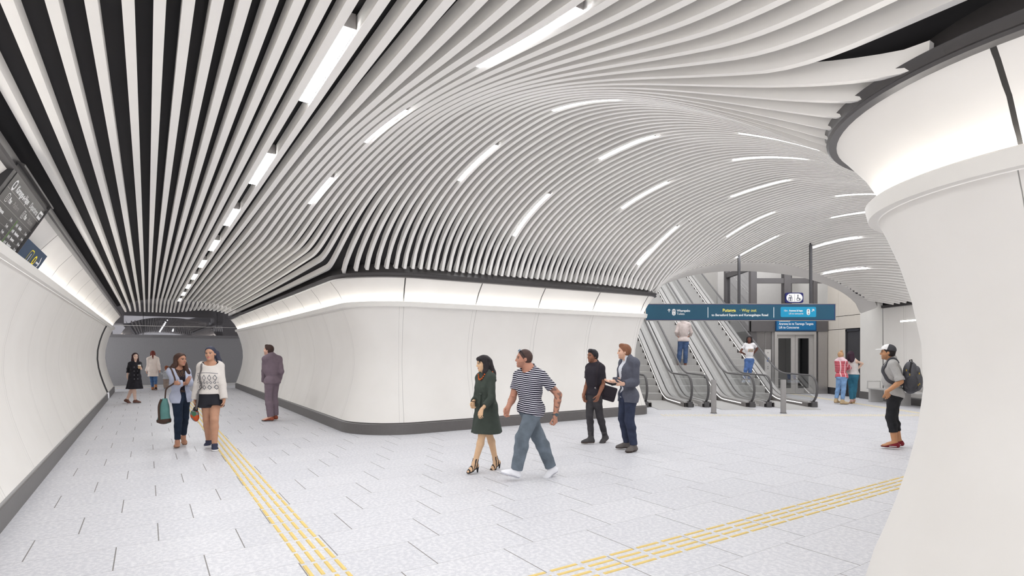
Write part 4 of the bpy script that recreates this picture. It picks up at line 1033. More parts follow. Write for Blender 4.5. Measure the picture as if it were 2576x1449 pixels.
            iw = near & (((x-0.031)/0.0075)**2+(z/0.007)**2 < 1) & (y > 0.055); c[iw] = (0.02,0.015,0.012)
            lw = near & (((x-0.031)/0.020)**2+((z-0.0075)/0.0042)**2 < 1) & (y > 0.055); c[lw] = browc
            if s.extra_color is not None: c = s.extra_color(v, c)
            return c
        s._body = (vol, color)
    def finish(s): return sdf_mesh('body', s._body[0], M_skin, s.root, color=s._body[1])
    def hand(s, S, o):
        P, q = s.P, s.g if s.g < s.q*0.9 else s.q; m = 1.0 if s.sex == 'm' else 0.9; z = q*m
        w_, e = P['w'+S], P['e'+S]; hd = unit(P['h'+S]-w_) if 'h'+S in P else unit(w_-e)
        inward = -s.r if S == 'R' else s.r
        pn = orth(np.array(o.get('palm', inward+s.f*0.15), float), hd); td = np.array(o.get('thumb', s.f), float); sd = orth(td, hd); sd = orth(sd, pn)
        cu = o.get('curl', 0.55); L = []
        kn = []
        for i in range(4):                                          # index .. little
            x = (0.030-0.021*i)*z; kn.append(w_+hd*(0.092-0.004*abs(i-1))*z+sd*x+pn*(0.004*abs(i-1.5))*z)
            L.append((CAP(w_+sd*x*0.55+hd*0.012*z, kn[i], 0.0155*z, 0.0125*z), 0, 0.012*z))
        L.append((CAP(w_-hd*0.01*z, w_+hd*0.05*z+sd*0.004*z, 0.024*z, 0.02*z), 0, 0.02*z))
        for i, ln in enumerate((0.072, 0.080, 0.074, 0.058)):
            p = kn[i]; a = 0.0
            for j, (fr_, ba) in enumerate(((0.46, 22), (0.30, 38), (0.24, 26))):
                a += math.radians(ba*cu*(1+0.12*i)*2*0.75); d = hd*math.cos(a)+pn*math.sin(a)+sd*(0.05*(1.5-i))
                n_ = p+unit(d)*ln*fr_*z; r0 = (0.0088-0.0006*j-0.0004*(i == 3))*z; L.append((CAP(p, n_, r0, r0*0.93), 0, 0.003*z)); p = n_
        t0 = w_+hd*0.022*z+sd*0.026*z; d1 = unit(hd*0.72+sd*0.62+pn*o.get('topp', 0.30)); t1 = t0+d1*0.045*z; d2 = unit(hd*0.9+sd*0.25+pn*(0.25+o.get('topp', 0.3))); t2 = t1+d2*0.032*z; t3 = t2+unit(d2+pn*0.2)*0.024*z
        L += [(CAP(t0, t1, 0.0155*z, 0.0115*z), 0, 0.012*z), (CAP(t1, t2, 0.0105*z, 0.0095*z), 0, 0.004*z), (CAP(t2, t3, 0.0095*z, 0.008*z), 0, 0.003*z)]
        s.tip = getattr(s, 'tip', {}); s.tip[S] = (w_+hd*0.11*z+pn*0.03*z, hd, pn, sd)
        return L
    # ---- garments
    def torso(s, inf=0.010, k=0.05, lower=0.0, lowinf=0.003):
        T, q = s.T, s.q
        L = [(T[x], inf, k*q) for x in (['pelvis','waist','ribs','chest','gluteL','gluteR']+(['pecL','pecR'] if s.sex == 'm' else ['bustL','bustR'])+['trapL','trapR','deltL','deltR'])]
        if lower:
            for S in 'LR':
                T_ = s.T['thigh'+S]; L.append((CAP(T_[1], T_[1]+(T_[2]-T_[1])*lower, T_[3]*0.97, T_[3]*0.9), inf+lowinf, 0.04*q))
        return L
    def sleeve(s, S, frac, inf=0.012, loose=0.0):
        """frac 0..1 along the upper arm, 1..2 along the forearm"""
        P, q, T = s.P, s.q, s.T; sh, e, w_ = P['s'+S], P['e'+S], P['w'+S]; r1, r2 = T['uarm'+S][3], T['uarm'+S][4]; r3 = T['farn'+S][4]
        if frac <= 1: return [(CAP(sh, sh+(e-sh)*frac, r1, r1+(r2-r1)*frac+loose, True), inf, 0.03*q)]
        fr_ = frac-1; L = [(CAP(sh, e, r1, r2+loose*0.5), inf, 0.03*q), (CAP(e, e+(w_-e)*fr_, r2+loose*0.5, r2*1.03+(r3-r2)*fr_+loose, True), inf, 0.025*q)]
        return L
    def top(s, name, mt, frac=0.5, hem=0.0, neck=0.062, vdepth=0.0, inf=0.010, loose=0.0, lower=0.25, wrinkle=0.004, opening=None, lowinf=0.003, frac2=None, hem_back=0.0, seed=3, extra=(), k=0.05, nf=0.02):
        """hem: height of the hem above the hip joints; opening: half width function of height for an open front"""
        q = s.q; items = s.torso(inf+loose*0.6, k=k, lower=lower, lowinf=lowinf) + [(p, i_, kk) for p, i_, kk in extra]
        h0 = s.mid_hip + s.up0*hem
        lo = np.min([pbounds(p, d)[0] for p, d, k_ in items]+[pbounds(p, d)[0] for S in 'LR' for p, d, k_ in s.sleeve(S, frac, inf, loose)], 0)
        hi = np.max([pbounds(p, d)[1] for p, d, k_ in items]+[pbounds(p, d)[1] for S in 'LR' for p, d, k_ in s.sleeve(S, frac, inf, loose)], 0)
        v = Vol(lo, hi, s.h)
        for p, d, k_ in items: v.add(p, d, k_)
        pf = s.pf
        v.cut(lambda X, Y, Z: h0[2] - hem_back*(-((X-h0[0])*pf[0]+(Y-h0[1])*pf[1])/0.1) - Z)
        for S in 'LR':
            fr_ = frac2 if (frac2 is not None and S == 'L') else frac
            if fr_ > 0.05:
                for p, d, k_ in s.sleeve(S, fr_, inf, loose): v.add(p, d, k_)
        if neck:
            nb_ = s.P['neck']; v.sub(ELL(nb_+s.f*(nf+vdepth*0.25)*q+s.up*0.045*q, s.TA, V3(neck*1.15, neck*1.0+vdepth*0.15, 0.055+vdepth)*q), 0, 0.008)
        if opening:
            c0, r_, f_, u_ = s.mid_hip, s.r, s.f, s.up
            def op(X, Y, Z):
                x, y, z = X-c0[0], Y-c0[1], Z-c0[2]; a = x*r_[0]+y*r_[1]+z*r_[2]; b_ = x*f_[0]+y*f_[1]+z*f_[2]; c_ = x*u_[0]+y*u_[1]+z*u_[2]
                return np.minimum(opening(c_/q)*q-np.abs(a), b_-0.02)
            v.cut(op)
        if frac <= 0.05:
            for S, sg in (('L', -1), ('R', 1)): v.sub(ELL(s.P['s'+S]+s.r*sg*0.03*q, s.TA, V3(0.065, 0.09, 0.10)*q), 0, 0.01)
        return sdf_mesh(name, v, mt, s.root, wrinkle=wrinkle, seed=seed)
    def legs(s, name, mt, length=1.0, inf=0.010, loose=0.0, waist=0.10, wrinkle=0.004, seed=5, flare=0.0):
        q, T, P = s.q, s.T, s.P
        items = [(T['pelvis'], inf, 0.05*q), (T['gluteL'], inf, 0.05*q), (T['gluteR'], inf, 0.05*q), (T['waist'], inf, 0.05*q)]
        v_items = list(items); post = []
        for S in 'LR':
            p_, k_, a_ = P['p'+S], P['k'+S], P['a'+S]; th = T['thigh'+S]; cf = T['calf'+S]; sn = T['shin'+S]
            if length <= 1.0 and length < 0.55:
                fr_ = length/0.5; post.append((CAP(p_, p_+(k_-p_)*fr_, th[3], th[3]+(th[4]-th[3])*fr_+loose+0.008, True), inf+loose*0.4, 0.03*q)); continue
            post.append((CAP(p_, k_, th[3], th[4]+loose*0.6), inf, 0.03*q)); post.append((CAP(k_, cf[2], cf[3]+loose*0.6, cf[4]+loose*0.8), inf, 0.025*q))
            fr_ = (length-0.66)/0.34 if length < 1 else 1.0
            e_ = cf[2]+(a_-cf[2])*fr_*0.97; rr = cf[4]+(sn[4]-cf[4])*fr_
            post.append((CAP(cf[2], e_, cf[4]+loose*0.8, rr+loose+flare, True), inf, 0.02*q))
        al = v_items+post; lo = np.min([pbounds(p, d)[0] for p, d, k in al], 0); hi = np.max([pbounds(p, d)[1] for p, d, k in al], 0)
        v = Vol(lo, hi, s.h)
        for p, d, k in v_items: v.add(p, d, k)
        for p, d, k in post: v.add(p, d, k)
        w_ = s.mid_hip+s.up0*waist*q; v.cut(plane(w_, s.up0))
        return sdf_mesh(name, v, mt, s.root, wrinkle=wrinkle, wscale=30, seed=seed)
    def shoes(s, mt, sole_mt=None, inf=0.009, shaft=0.0, sole=0.018, low=False, name='shoe', heel=0.0, straps=None):
        q = s.q
        for S in 'LR':
            A, fd, fu, fi = s.foot[S]; bot = A-fu*0.084*q
            items = [(p, d+inf, k) for p, d, k in fi[1:]]
            if shaft: items += [(CAP(A-fu*0.02*q, A+unit(s.P['k'+S]-A)*shaft, 0.040*q, 0.043*q, True), inf, 0.03*q)]
            else: items += [(fi[0][0], inf, 0.02*q)]
            cuts = [plane(bot+fu*sole*0.6, -fu)]
            if low: cuts.append(plane(A-fu*0.012*q, fu*0.9+fd*0.35))
            if straps:
                def st(X, Y, Z, A=A, fd=fd, fu=fu):
                    a = (X-A[0])*fd[0]+(Y-A[1])*fd[1]+(Z-A[2])*fd[2]; c = (X-A[0])*fu[0]+(Y-A[1])*fu[1]+(Z-A[2])*fu[2]
                    return 0.5*np.abs(np.mod((a*0.8+c*straps[1])/straps[0], 1.0)-0.5)*straps[0]-straps[2]
                cuts.append(st)
            o = make(name, items, min(s.h, 0.006), mt, s.root, cuts)
            so = [(p, d+inf+0.004, k) for p, d, k in fi[1:]]
            hl = [plane(bot, -fu), plane(bot+fu*sole, fu)]
            make('sole', so, min(s.h, 0.006), sole_mt or mt, o, hl)
            if heel:
                hb = A-fd*0.045*q-fu*0.07*q; ge = V3(hb[0], hb[1], max(0.002, hb[2]-heel)); make('heel', [(CAP(hb, ge, 0.022*q, 0.010*q), 0, 0.01)], 0.005, sole_mt or mt, o)
    def hair(s, mt, items=(), inf=0.012, line=0.028, nape=-0.075, subs=(), wrinkle=0.002, side=-0.2, ears=True, name='hair', crown=True):
        """cap of hair over the skull with a hairline, plus extra locks"""
        hp, g, HA, hf, hu, hc = s.hp, s.g, s.HA, s.hf, s.hu, s.hc
        base = [(ELL(hp(0,-0.012,0.035), HA, V3(0.074,0.094,0.082)*g), inf, 0.02), (ELL(hp(0,-0.03,-0.01), HA, V3(0.068,0.070,0.080)*g), inf, 0.03)]
        allp = base+list(items); lo = np.min([pbounds(p, d)[0] for p, d, k in allp], 0); hi = np.max([pbounds(p, d)[1] for p, d, k in allp], 0)
        v = Vol(lo, hi, min(s.h, 0.006))
        for p, d, k in base: v.add(p, d, k)
        def face(X, Y, Z):
            x, y, z = (X-hc[0])/g, (Y-hc[1])/g, (Z-hc[2])/g; f_ = x*hf[0]+y*hf[1]+z*hf[2]; u_ = x*hu[0]+y*hu[1]+z*hu[2]
            return np.maximum((0.825*f_-0.565*u_-line)*g, (nape-u_+0.15*(f_+0.02))*g)
        v.cut(face)
        for p, d, k in items: v.add(p, d, k)
        for p, d, k in subs: v.sub(p, d, k)
        return sdf_mesh(name, v, mt, s.root, wrinkle=wrinkle, wscale=60, seed=9)
    def collar(s, mt, name='collar', hgt=0.03, open_=0.02):
        q = s.q; n_ = s.P['neck']; return make(name, [(CAP(n_-s.up*0.005*q, n_+s.up*hgt*q+s.f*0.005*q, 0.068*q*(0.5+s.b/2), 0.064*q), 0.006, 0.01)], s.h, mt, s.root,
            [plane(n_+s.up*(hgt+0.012)*q, s.up-s.f*0.5), lambda X, Y, Z: np.minimum(open_*q-np.abs((X-n_[0])*s.r[0]+(Y-n_[1])*s.r[1]+(Z-n_[2])*s.r[2]), (X-n_[0])*s.f[0]+(Y-n_[1])*s.f[1]+(Z-n_[2])*s.f[2])])
    def w(s, p): return np.array(s.root.location)+np.asarray(p)
PEO = {
 'coat': ((-12.069, 17.9, 0.0), dict(head=(0.032,0,1.504), neck=(0.025,0,1.313), sR=(-0.069,-0.122,1.271), sL=(0.103,0.122,1.273), eR=(-0.231,0.05,1.051), wR=(-0.222,0,0.869), hR=(-0.215,-0.02,0.724), eL=(0.249,-0.05,1.004), wL=(0.417,-0.3,1.107), hL=(0.439,-0.34,1.214), pR=(-0.026,-0.064,0.827), pL=(0.059,0.064,0.821), aR=(0.029,0,0.096), aL=(-0.318,0.12,0.109))),
 'cardigan': ((-15.364, 24.0, 0.0), dict(head=(-0.067,0.06,1.573), neck=(-0.024,0,1.412), sL=(-0.165,-0.093,1.345), sR=(0.12,0.093,1.342), eL=(-0.216,-0.06,1.072), wL=(-0.288,-0.02,0.825), hL=(-0.277,-0.02,0.68), eR=(0.253,-0.05,1.089), wR=(0.245,0.03,0.848), hR=(0.233,0.05,0.745), pL=(-0.079,-0.049,0.8), pR=(0.037,0.049,0.797), aL=(-0.067,0.06,0.096), aR=(0.179,-0.12,0.167))),
 'child': ((-14.862, 24.0, 0.0), dict(head=(0.056,0,0.943), neck=(0.051,0,0.798), sL=(0.011,-0.086,0.767), sR=(0.075,0.086,0.753), eL=(-0.132,0.02,0.636), wL=(-0.232,0.03,0.78), hL=(-0.252,0.03,0.831), eR=(0.179,0,0.594), wR=(0.196,0,0.458), hR=(0.204,0,0.372), pL=(0.021,-0.04,0.443), pR=(0.056,0.04,0.439), aL=(0,0,0.095), aR=(0.054,0.05,0.092))),
 'blue': ((-5.815, 9.8, 0.0), dict(head=(0.029,-0.02,1.515), neck=(-0.021,0,1.365), sR=(-0.088,-0.136,1.31), sL=(0.053,0.136,1.29), eR=(-0.135,-0.03,1.047), wR=(0.225,-0.16,1.116), hR=(0.242,-0.13,1.218), eL=(0.215,-0.06,1.076), wL=(0.14,-0.27,1.109), hL=(0.044,-0.24,1.128), pR=(0.001,-0.071,0.835), pL=(0.045,0.071,0.823), aR=(0.021,-0.1,0.094), aL=(-0.063,0.22,0.135))),
 'sweater': ((-5.111, 9.5, 0.0), dict(head=(0.007,-0.02,1.62), neck=(0,0,1.448), sR=(-0.135,-0.06,1.402), sL=(0.134,0.06,1.399), eR=(-0.257,0.02,1.116), wR=(-0.246,-0.03,0.837), hR=(-0.241,-0.05,0.718), eL=(0.209,0.02,1.116), wL=(0.257,-0.06,0.839), hL=(0.26,-0.08,0.707), pR=(-0.047,-0.032,0.85), pL=(0.057,0.032,0.845), aR=(-0.11,0.14,0.117), aL=(0.11,-0.08,0.086))),
 'suit': ((-5.737, 13.36, 0.0), dict(head=(-0.071,0,1.693), neck=(0,0,1.546), sL=(-0.081,-0.16,1.481), sR=(0.118,0.16,1.468), eL=(-0.186,-0.05,1.168), wL=(-0.237,0.14,0.936), hL=(-0.198,0.17,0.863), eR=(0.261,0,1.166), wR=(0.087,0.2,0.957), hR=(0.031,0.22,0.879), pL=(-0.02,-0.074,0.924), pR=(0.049,0.074,0.916), aL=(0.005,-0.06,0.102), aR=(0.039,0.12,0.114))),
 'dress': ((-0.396, 7.75, 0.0), dict(head=(0,0,1.488), neck=(0.033,0,1.347), sL=(0.125,-0.12,1.293), sR=(-0.068,0.12,1.281), eL=(0.107,-0.2,1.023), wL=(-0.004,-0.34,0.887), hL=(-0.031,-0.37,0.791), eR=(-0.111,0.02,1.038), wR=(-0.133,-0.1,0.966), hR=(-0.147,-0.14,0.888), pL=(0.08,-0.063,0.804), pR=(-0.02,0.063,0.791), aL=(-0.112,-0.14,0.132), aR=(0.167,0.12,0.114))),
 'stripe': ((0.218, 7.3, 0.0), dict(head=(-0.062,0,1.562), neck=(0.005,0,1.432), sL=(0.176,-0.137,1.325), sR=(-0.138,0.137,1.328), eL=(0.32,-0.12,1.084), wL=(0.338,-0.12,0.835), hL=(0.344,-0.14,0.684), eR=(-0.207,0.1,1.057), wR=(-0.263,-0.12,0.947), hR=(-0.304,-0.15,0.843), pL=(0.075,-0.064,0.772), pR=(-0.029,0.064,0.762), aL=(-0.162,-0.12,0.126), aR=(0.302,0.1,0.111))),
 'black': ((1.477, 10.1, 0.0), dict(head=(-0.025,0,1.575), neck=(0.011,0,1.439), sR=(-0.087,0.096,1.361), sL=(0.128,-0.096,1.355), eR=(-0.137,0.05,1.067), wR=(-0.189,-0.02,0.877), hR=(-0.181,-0.04,0.729), eL=(0.201,0,1.062), wL=(0.052,-0.22,0.886), hL=(0.004,-0.26,0.756), pR=(-0.055,0.045,0.808), pL=(0.051,-0.045,0.815), aR=(-0.057,-0.05,0.099), aL=(0.217,0.1,0.115))),
 'blazer': ((1.938, 9.35, 0.0), dict(head=(-0.066,0,1.653), neck=(-0.01,0,1.517), sL=(0.078,-0.188,1.461), sR=(-0.046,0.188,1.454), eL=(0.108,-0.14,1.16), wL=(-0.146,-0.3,1.13), hL=(-0.26,-0.33,1.119), eR=(-0.116,0.05,1.136), wR=(-0.273,-0.15,1.164), hR=(-0.395,-0.18,1.162), pL=(0.031,-0.087,0.861), pR=(-0.035,0.087,0.846), aL=(0.074,-0.1,0.097), aR=(0.008,0.12,0.108))),
 'cap': ((6.527, 9.57, 0.0), dict(head=(-0.105,0,1.64), neck=(-0.041,0,1.507), sL=(-0.132,-0.165,1.436), sR=(0.092,0.165,1.429), eL=(-0.137,-0.24,1.14), wL=(-0.266,-0.21,0.979), hL=(-0.199,-0.17,0.856), eR=(0.199,0.24,1.128), wR=(0.025,0.2,0.95), hR=(0.033,0.16,0.835), pL=(-0.045,-0.076,0.835), pR=(0.059,0.076,0.822), aL=(-0.051,-0.09,0.116), aR=(0.168,0.12,0.113))),
 'back': ((6.363, 20.85, 1.155), dict(head=(0.017,0.03,1.725), neck=(0.022,0,1.568), sL=(-0.145,0.058,1.511), sR=(0.211,-0.058,1.506), eL=(-0.244,0,1.235), wL=(-0.15,0.22,1.101), hL=(-0.095,0.28,1.065), eR=(0.303,0,1.227), wR=(0.336,0.22,1.108), hR=(0.31,0.28,1.08), pL=(-0.066,0.027,0.91), pR=(0.103,-0.027,0.909), aL=(-0.169,-0.02,0.074), aR=(0.07,-0.06,0.052))),
 'tee': ((8.299, 19.62, 0.462), dict(head=(0.01,-0.01,1.629), neck=(0.018,0,1.48), sR=(-0.112,0.065,1.432), sL=(0.146,-0.065,1.431), eR=(-0.168,0.1,1.251), wR=(-0.04,0.17,1.09), hR=(0.024,0.19,1.047), eL=(0.266,0.1,1.251), wL=(0.212,0.17,1.09), hL=(0.165,0.19,1.047), pR=(-0.041,0.034,0.937), pL=(0.069,-0.034,0.938), aR=(-0.21,-0.07,0.189), aL=(-0.02,-0.03,0.187))),
 'plaid': ((10.343, 17.6, 0.0), dict(head=(-0.003,0.02,1.544), neck=(-0.012,0,1.419), sL=(-0.081,0.119,1.342), sR=(0.066,-0.119,1.34), eL=(-0.127,0.05,1.136), wL=(0.096,0.25,1.067), hL=(0.235,0.27,1.079), eR=(0.26,0.08,1.123), wR=(0.294,0.22,1.068), hR=(0.203,0.26,1.067), pL=(-0.02,0.063,0.81), pR=(0.05,-0.063,0.816), aL=(-0.105,0.1,0.117), aR=(0.002,-0.06,0.094))),
 'teal': ((10.784, 17.75, 0.0), dict(head=(-0.032,0.02,1.555), neck=(-0.006,0,1.417), sL=(-0.059,0.122,1.358), sR=(0.057,-0.122,1.356), eL=(-0.134,0.05,1.17), wL=(0.05,0.25,1.075), hL=(0.138,0.27,1.062), eR=(0.246,0,1.222), wR=(0.176,0.05,1.069), hR=(0.1,0.03,1.019), pL=(-0.024,0.064,0.828), pR=(0.043,-0.064,0.834), aL=(0.005,0.05,0.115), aR=(0.129,0.14,0.133))),
}
# ------------------------------------------------------------------ accessories
def ribbon(name, pts, w, th, mt, parent, up=None, snap=None, sp=None, reach=0.06, zmin=-9.0):
    """flat strap through points; w across, th thick"""
    pts = [Vector(p) for p in pts]; q = []
    for i in range(len(pts)-1):                                   # catmull-rom
        p0, p1, p2, p3 = pts[max(i-1, 0)], pts[i], pts[i+1], pts[min(i+2, len(pts)-1)]
        for k in range(6):
            t = k/6; q.append(0.5*((2*p1)+(p2-p0)*t+(2*p0-5*p1+4*p2-p3)*t*t+(3*p1-p0-3*p2+p3)*t**3))
    q.append(pts[-1]); mb = MB(); A, B, C_, D_ = [], [], [], []
    nrm = [None]*len(q)
    if snap is not None:                                          # lay the strap on the garment
        from mathutils.bvhtree import BVHTree
        bv = BVHTree.FromPolygons([v.co for v in snap.data.vertices], [tuple(f.vertices) for f in snap.data.polygons]); off = Vector(sp.root.location)-Vector(parent.location)
        for it in range(4):
            for i, p in enumerate(q):
                c_, n_, _, d_ = bv.find_nearest(p-off)
                if c_ is not None and d_ < reach and (p-off).z > zmin:
                    n_ = n_ if n_.dot(c_-Vector(sp.ch)) > 0 else -n_
                    nrm[i] = n_; q[i] = c_+off+n_*(th*0.5+0.004)
            if it < 3:
                for _ in range(2): q = [q[0]]+[q[i]*0.5+(q[i-1]+q[i+1])*0.25 for i in range(1, len(q)-1)]+[q[-1]]
        k_ = [i for i in range(len(q)) if nrm[i] is not None]
        for _ in range(3):
            for i in k_[1:-1]:
                if nrm[i-1] is not None and nrm[i+1] is not None: nrm[i] = (nrm[i]*2+nrm[i-1]+nrm[i+1]).normalized()
    u0 = Vector(up) if up is not None else None
    for i, p in enumerate(q):
        t = (q[min(i+1, len(q)-1)]-q[max(i-1, 0)]).normalized(); s_ = t.cross(nrm[i]).normalized() if nrm[i] is not None else t.cross(u0).normalized() if u0 else t.cross(Vector((0,0,1))).normalized(); n_ = s_.cross(t).normalized()
        A.append(p-s_*w/2-n_*th/2); B.append(p+s_*w/2-n_*th/2); C_.append(p+s_*w/2+n_*th/2); D_.append(p-s_*w/2+n_*th/2)
    mb.sweep([A, B, C_, D_], closed=True); o = mb.build(name, mt, parent); sharp(o, 50); return o
def blob(name, prims, h, mt, parent, cuts=(), subs=(), wrinkle=0.0, seed=2): return make(name, prims, h, mt, parent, cuts, subs, wrinkle=wrinkle, seed=seed)
I3 = np.eye(3)
def frame(f, up=(0,0,1)):
    f = unit(np.array(f, float)); r = unit(np.cross(f, np.array(up, float))); return np.array([r, f, np.cross(r, f)])
C = lambda *a: tuple(a)
BLACKP = cloth('leather_black', (40,38,40), 0.5, bump=0.1)
BROWNP = cloth('leather_brown', (72,54,46), 0.5, bump=0.1)
# ------------------------------------------------------------------ 1 woman in the black coat
loc, P_ = PEO['coat']
p = Person('woman in a belted black trench coat holding a paper coffee cup', loc, 1.63, 'f', P_, 12, 14, (226,192,174), h=0.009, build=1.02,
    feet={'R': dict(yaw=62), 'L': dict(yaw=62, pitch=28)}, hand={'L': dict(palm=(-0.6,-0.5,0.1), thumb=(0.2,-0.4,0.8), curl=0.9)}, brows=(60,40,38))
q = p.q; coat = cloth('black_coat', (36,34,40), 0.8, noise=0.1)
hemz = 0.47
p.top('coat', coat, k=0.03, frac=1.55, frac2=1.6, hem=hemz-p.mid_hip[2], neck=0.055, inf=0.014, loose=0.006, lower=0.0, wrinkle=0.005,
    extra=[(CON(p.waist+p.up0*0.02, V3(p.mid_hip[0], p.mid_hip[1]-0.01, hemz-0.02), V3(0.118,0.10), V3(0.225,0.20), p.PA, 7, 0.012), 0.012, 0.04)])
make('belt', [(CON(p.waist-p.up0*0.005, p.waist+p.up0*0.035, V3(0.136,0.116), V3(0.136,0.116), p.PA), 0.006, 0.01)], 0.007, cloth('coat_belt', (30,28,34)), p.root)
p.collar(coat, hgt=0.035, open_=0.03)
for i in range(4):
    for sx in (-0.045, 0.05):
        zc_ = 0.13-0.125*i; c_ = p.waist+p.up*zc_*1.0+p.r*sx+p.f*(0.125 if i < 2 else 0.150+0.02*(i-2))
        blob('button', [(ELL(c_, p.TA, V3(0.013,0.008,0.013)), 0, 0.01)], 0.004, cloth('button_grey', (150,148,155), 0.4), p.root)
hb = hairm('dark_plum', (44,26,30)); hp = p.hp
p.hair(hb, [(CAP(hp(-0.07,-0.02,0.02), hp(-0.088,0.0,-0.16), 0.026, 0.022), 0, 0.03), (CAP(hp(0.07,-0.02,0.03), hp(0.085,0.0,-0.12), 0.03, 0.032), 0, 0.03), (CAP(hp(0.085,0.0,-0.12), hp(0.105,0.03,-0.27), 0.032, 0.02), 0, 0.03), (CAP(hp(0,-0.06,0), hp(0,-0.07,-0.20), 0.07, 0.05), 0, 0.03)], line=0.012)
p.shoes(cloth('oxford_brown', (112,78,68), 0.6, bump=0.1), cloth('sole_dark', (60,50,48)))
p.finish()
t, hd, pn, sd = p.tip['L']
cup = empty('coffee_cup', p.w(p.P['wL']+hd*0.065+pn*0.045-V3(0,0,0.045)), 'white-lidded kraft paper coffee cup in the hand of the black coat woman', 'cup')
mb = MB(); mb.tube([(0,0,0), (0,0,0.10)], [0.030, 0.041], 20); sharp(mb.build('cup', mat('kraft_card', rgb(205,170,130), 0.7, noise=0.05), cup), 50)
mb = MB(); mb.tube([(0,0,0.10), (0,0,0.112), (0,0,0.122)], [0.044, 0.044, 0.036], 20); sharp(mb.build('lid', M_white, cup), 50)
# ------------------------------------------------------------------ 2 woman in the cream cardigan, walking away with the child
loc, P_ = PEO['cardigan']
p = Person('woman in a long cream cardigan and jeans walking away at the tunnel end', loc, 1.73, 'f', P_, 180, 180, (215,170,150), h=0.010, pitch=16, feet={'L': dict(yaw=180), 'R': dict(yaw=180, pitch=32)})
cr = cloth('cream_cardigan', (240,226,217), 0.9, noise=0.04)
hemz = P_['pL'][2]*0+0.60
p.top('cardigan', cr, k=0.035, frac=1.92, hem=hemz-p.mid_hip[2], neck=0.06, inf=0.02, loose=0.02, lower=0.0, extra=[(CON(p.waist+p.up0*0.05, V3(p.mid_hip[0], p.mid_hip[1], hemz-0.02), V3(0.14,0.11), V3(0.185,0.155), p.PA, 5, 0.006), 0.012, 0.05)])
p.legs('jeans', denim('mid_blue', (78,108,150)), 0.99, inf=0.008)
p.shoes(cloth('boot_tan', (168,112,72), 0.6), cloth('sole_dark', (60,50,48)), shaft=0.10)
hp = p.hp; p.hair(hairm('auburn', (98,42,34)), [(CAP(hp(-0.05,-0.03,0.0), hp(-0.07,-0.02,-0.10), 0.045, 0.03), 0, 0.03), (CAP(hp(0.05,-0.03,0.0), hp(0.07,-0.02,-0.10), 0.045, 0.03), 0, 0.03), (CAP(hp(0,-0.09,0.0), hp(0.0,-0.115,-0.16), 0.05, 0.028), 0, 0.03), (CAP(hp(0,-0.115,-0.16), hp(0.01,-0.115,-0.27), 0.028, 0.01), 0, 0.02)])
p.finish()
# ------------------------------------------------------------------ 3 child
loc, P_ = PEO['child']
p = Person('small child in a grey top holding the hand of the cream cardigan woman', loc, 1.05, 'm', P_, -165, -140, (220,165,135), h=0.010, hs=1.32, build=1.15, hip=0.46)
p.top('top', cloth('grey_jersey', (172,174,178)), frac=1.85, hem=0.0, neck=0.05, inf=0.012, loose=0.006)
p.legs('trousers', cloth('taupe', (152,136,126)), 0.97, inf=0.012, loose=0.012)
p.shoes(cloth('shoe_grey', (150,152,158)), M_light); hp = p.hp
p.hair(hairm('ginger', (120,66,42)), [(ELL(hp(x,y,z), p.HA, V3(0.04,0.04,0.04)), 0, 0.02) for x, y, z in ((0.04,-0.05,0.07),(-0.04,-0.05,0.07),(0,-0.09,0.03),(0.05,-0.05,0.0),(-0.05,-0.05,0.0),(0,0.0,0.10))], inf=0.016, wrinkle=0.005)
p.finish()
# ------------------------------------------------------------------ 4 woman in the pale blue cardigan, arms crossed
loc, P_ = PEO['blue']
p = Person('woman with long brown hair and crossed arms in a pale blue cardigan and dark jeans', loc, 1.66, 'f', P_, 18, 42, (178,130,106), h=0.0062, build=1.0,
    feet={'R': dict(yaw=-6), 'L': dict(yaw=10, pitch=24)}, hand={'R': dict(palm=(0,0.6,-0.6), thumb=(0,-0.2,1), curl=0.4), 'L': dict(palm=(0.1,0.8,-0.2), thumb=(0,-0.2,1), curl=0.35)}, lips=(176,92,92), brows=(34,24,22))
def lace(n, x, y, z):
    tc = n.node('ShaderNodeTexCoord'); vo = n.node('ShaderNodeTexVoronoi', feature='DISTANCE_TO_EDGE'); vo.inputs['Scale'].default_value = 55; n.link(tc.outputs['Object'], vo.inputs['Vector'])
    band = n.m('MAXIMUM', n.m('GREATER_THAN', z, 1.22), n.m('LESS_THAN', z, 0.98)); m_ = n.m('MULTIPLY', n.m('GREATER_THAN', vo.outputs['Distance'], 0.16), band)
    return n.mix(m_, rgb(38,35,42), rgb(112,86,66))
p.top('lace_top', patmat('lace_top', lace), frac=0.06, hem=0.06, neck=0.075, vdepth=0.04, inf=0.007, lower=0.1)
cg = cloth('pale_blue_cardigan', (178,183,202), 0.95, noise=0.06, bump=0.3)
g_ = p.top('cardigan', cg, frac=1.93, hem=-0.085, neck=0.07, vdepth=0.02, inf=0.020, loose=0.012, lower=0.35, wrinkle=0.006, opening=lambda c: 0.045+0.05*np.clip((c-0.32)/0.2, 0, 1)+0.035*np.clip(-c/0.1, 0, 1))
p.legs('jeans', denim('indigo', (33,43,60)), 0.96, inf=0.007, waist=0.10)
hb = hairm('dark_brown', (58,40,34)); hp = p.hp
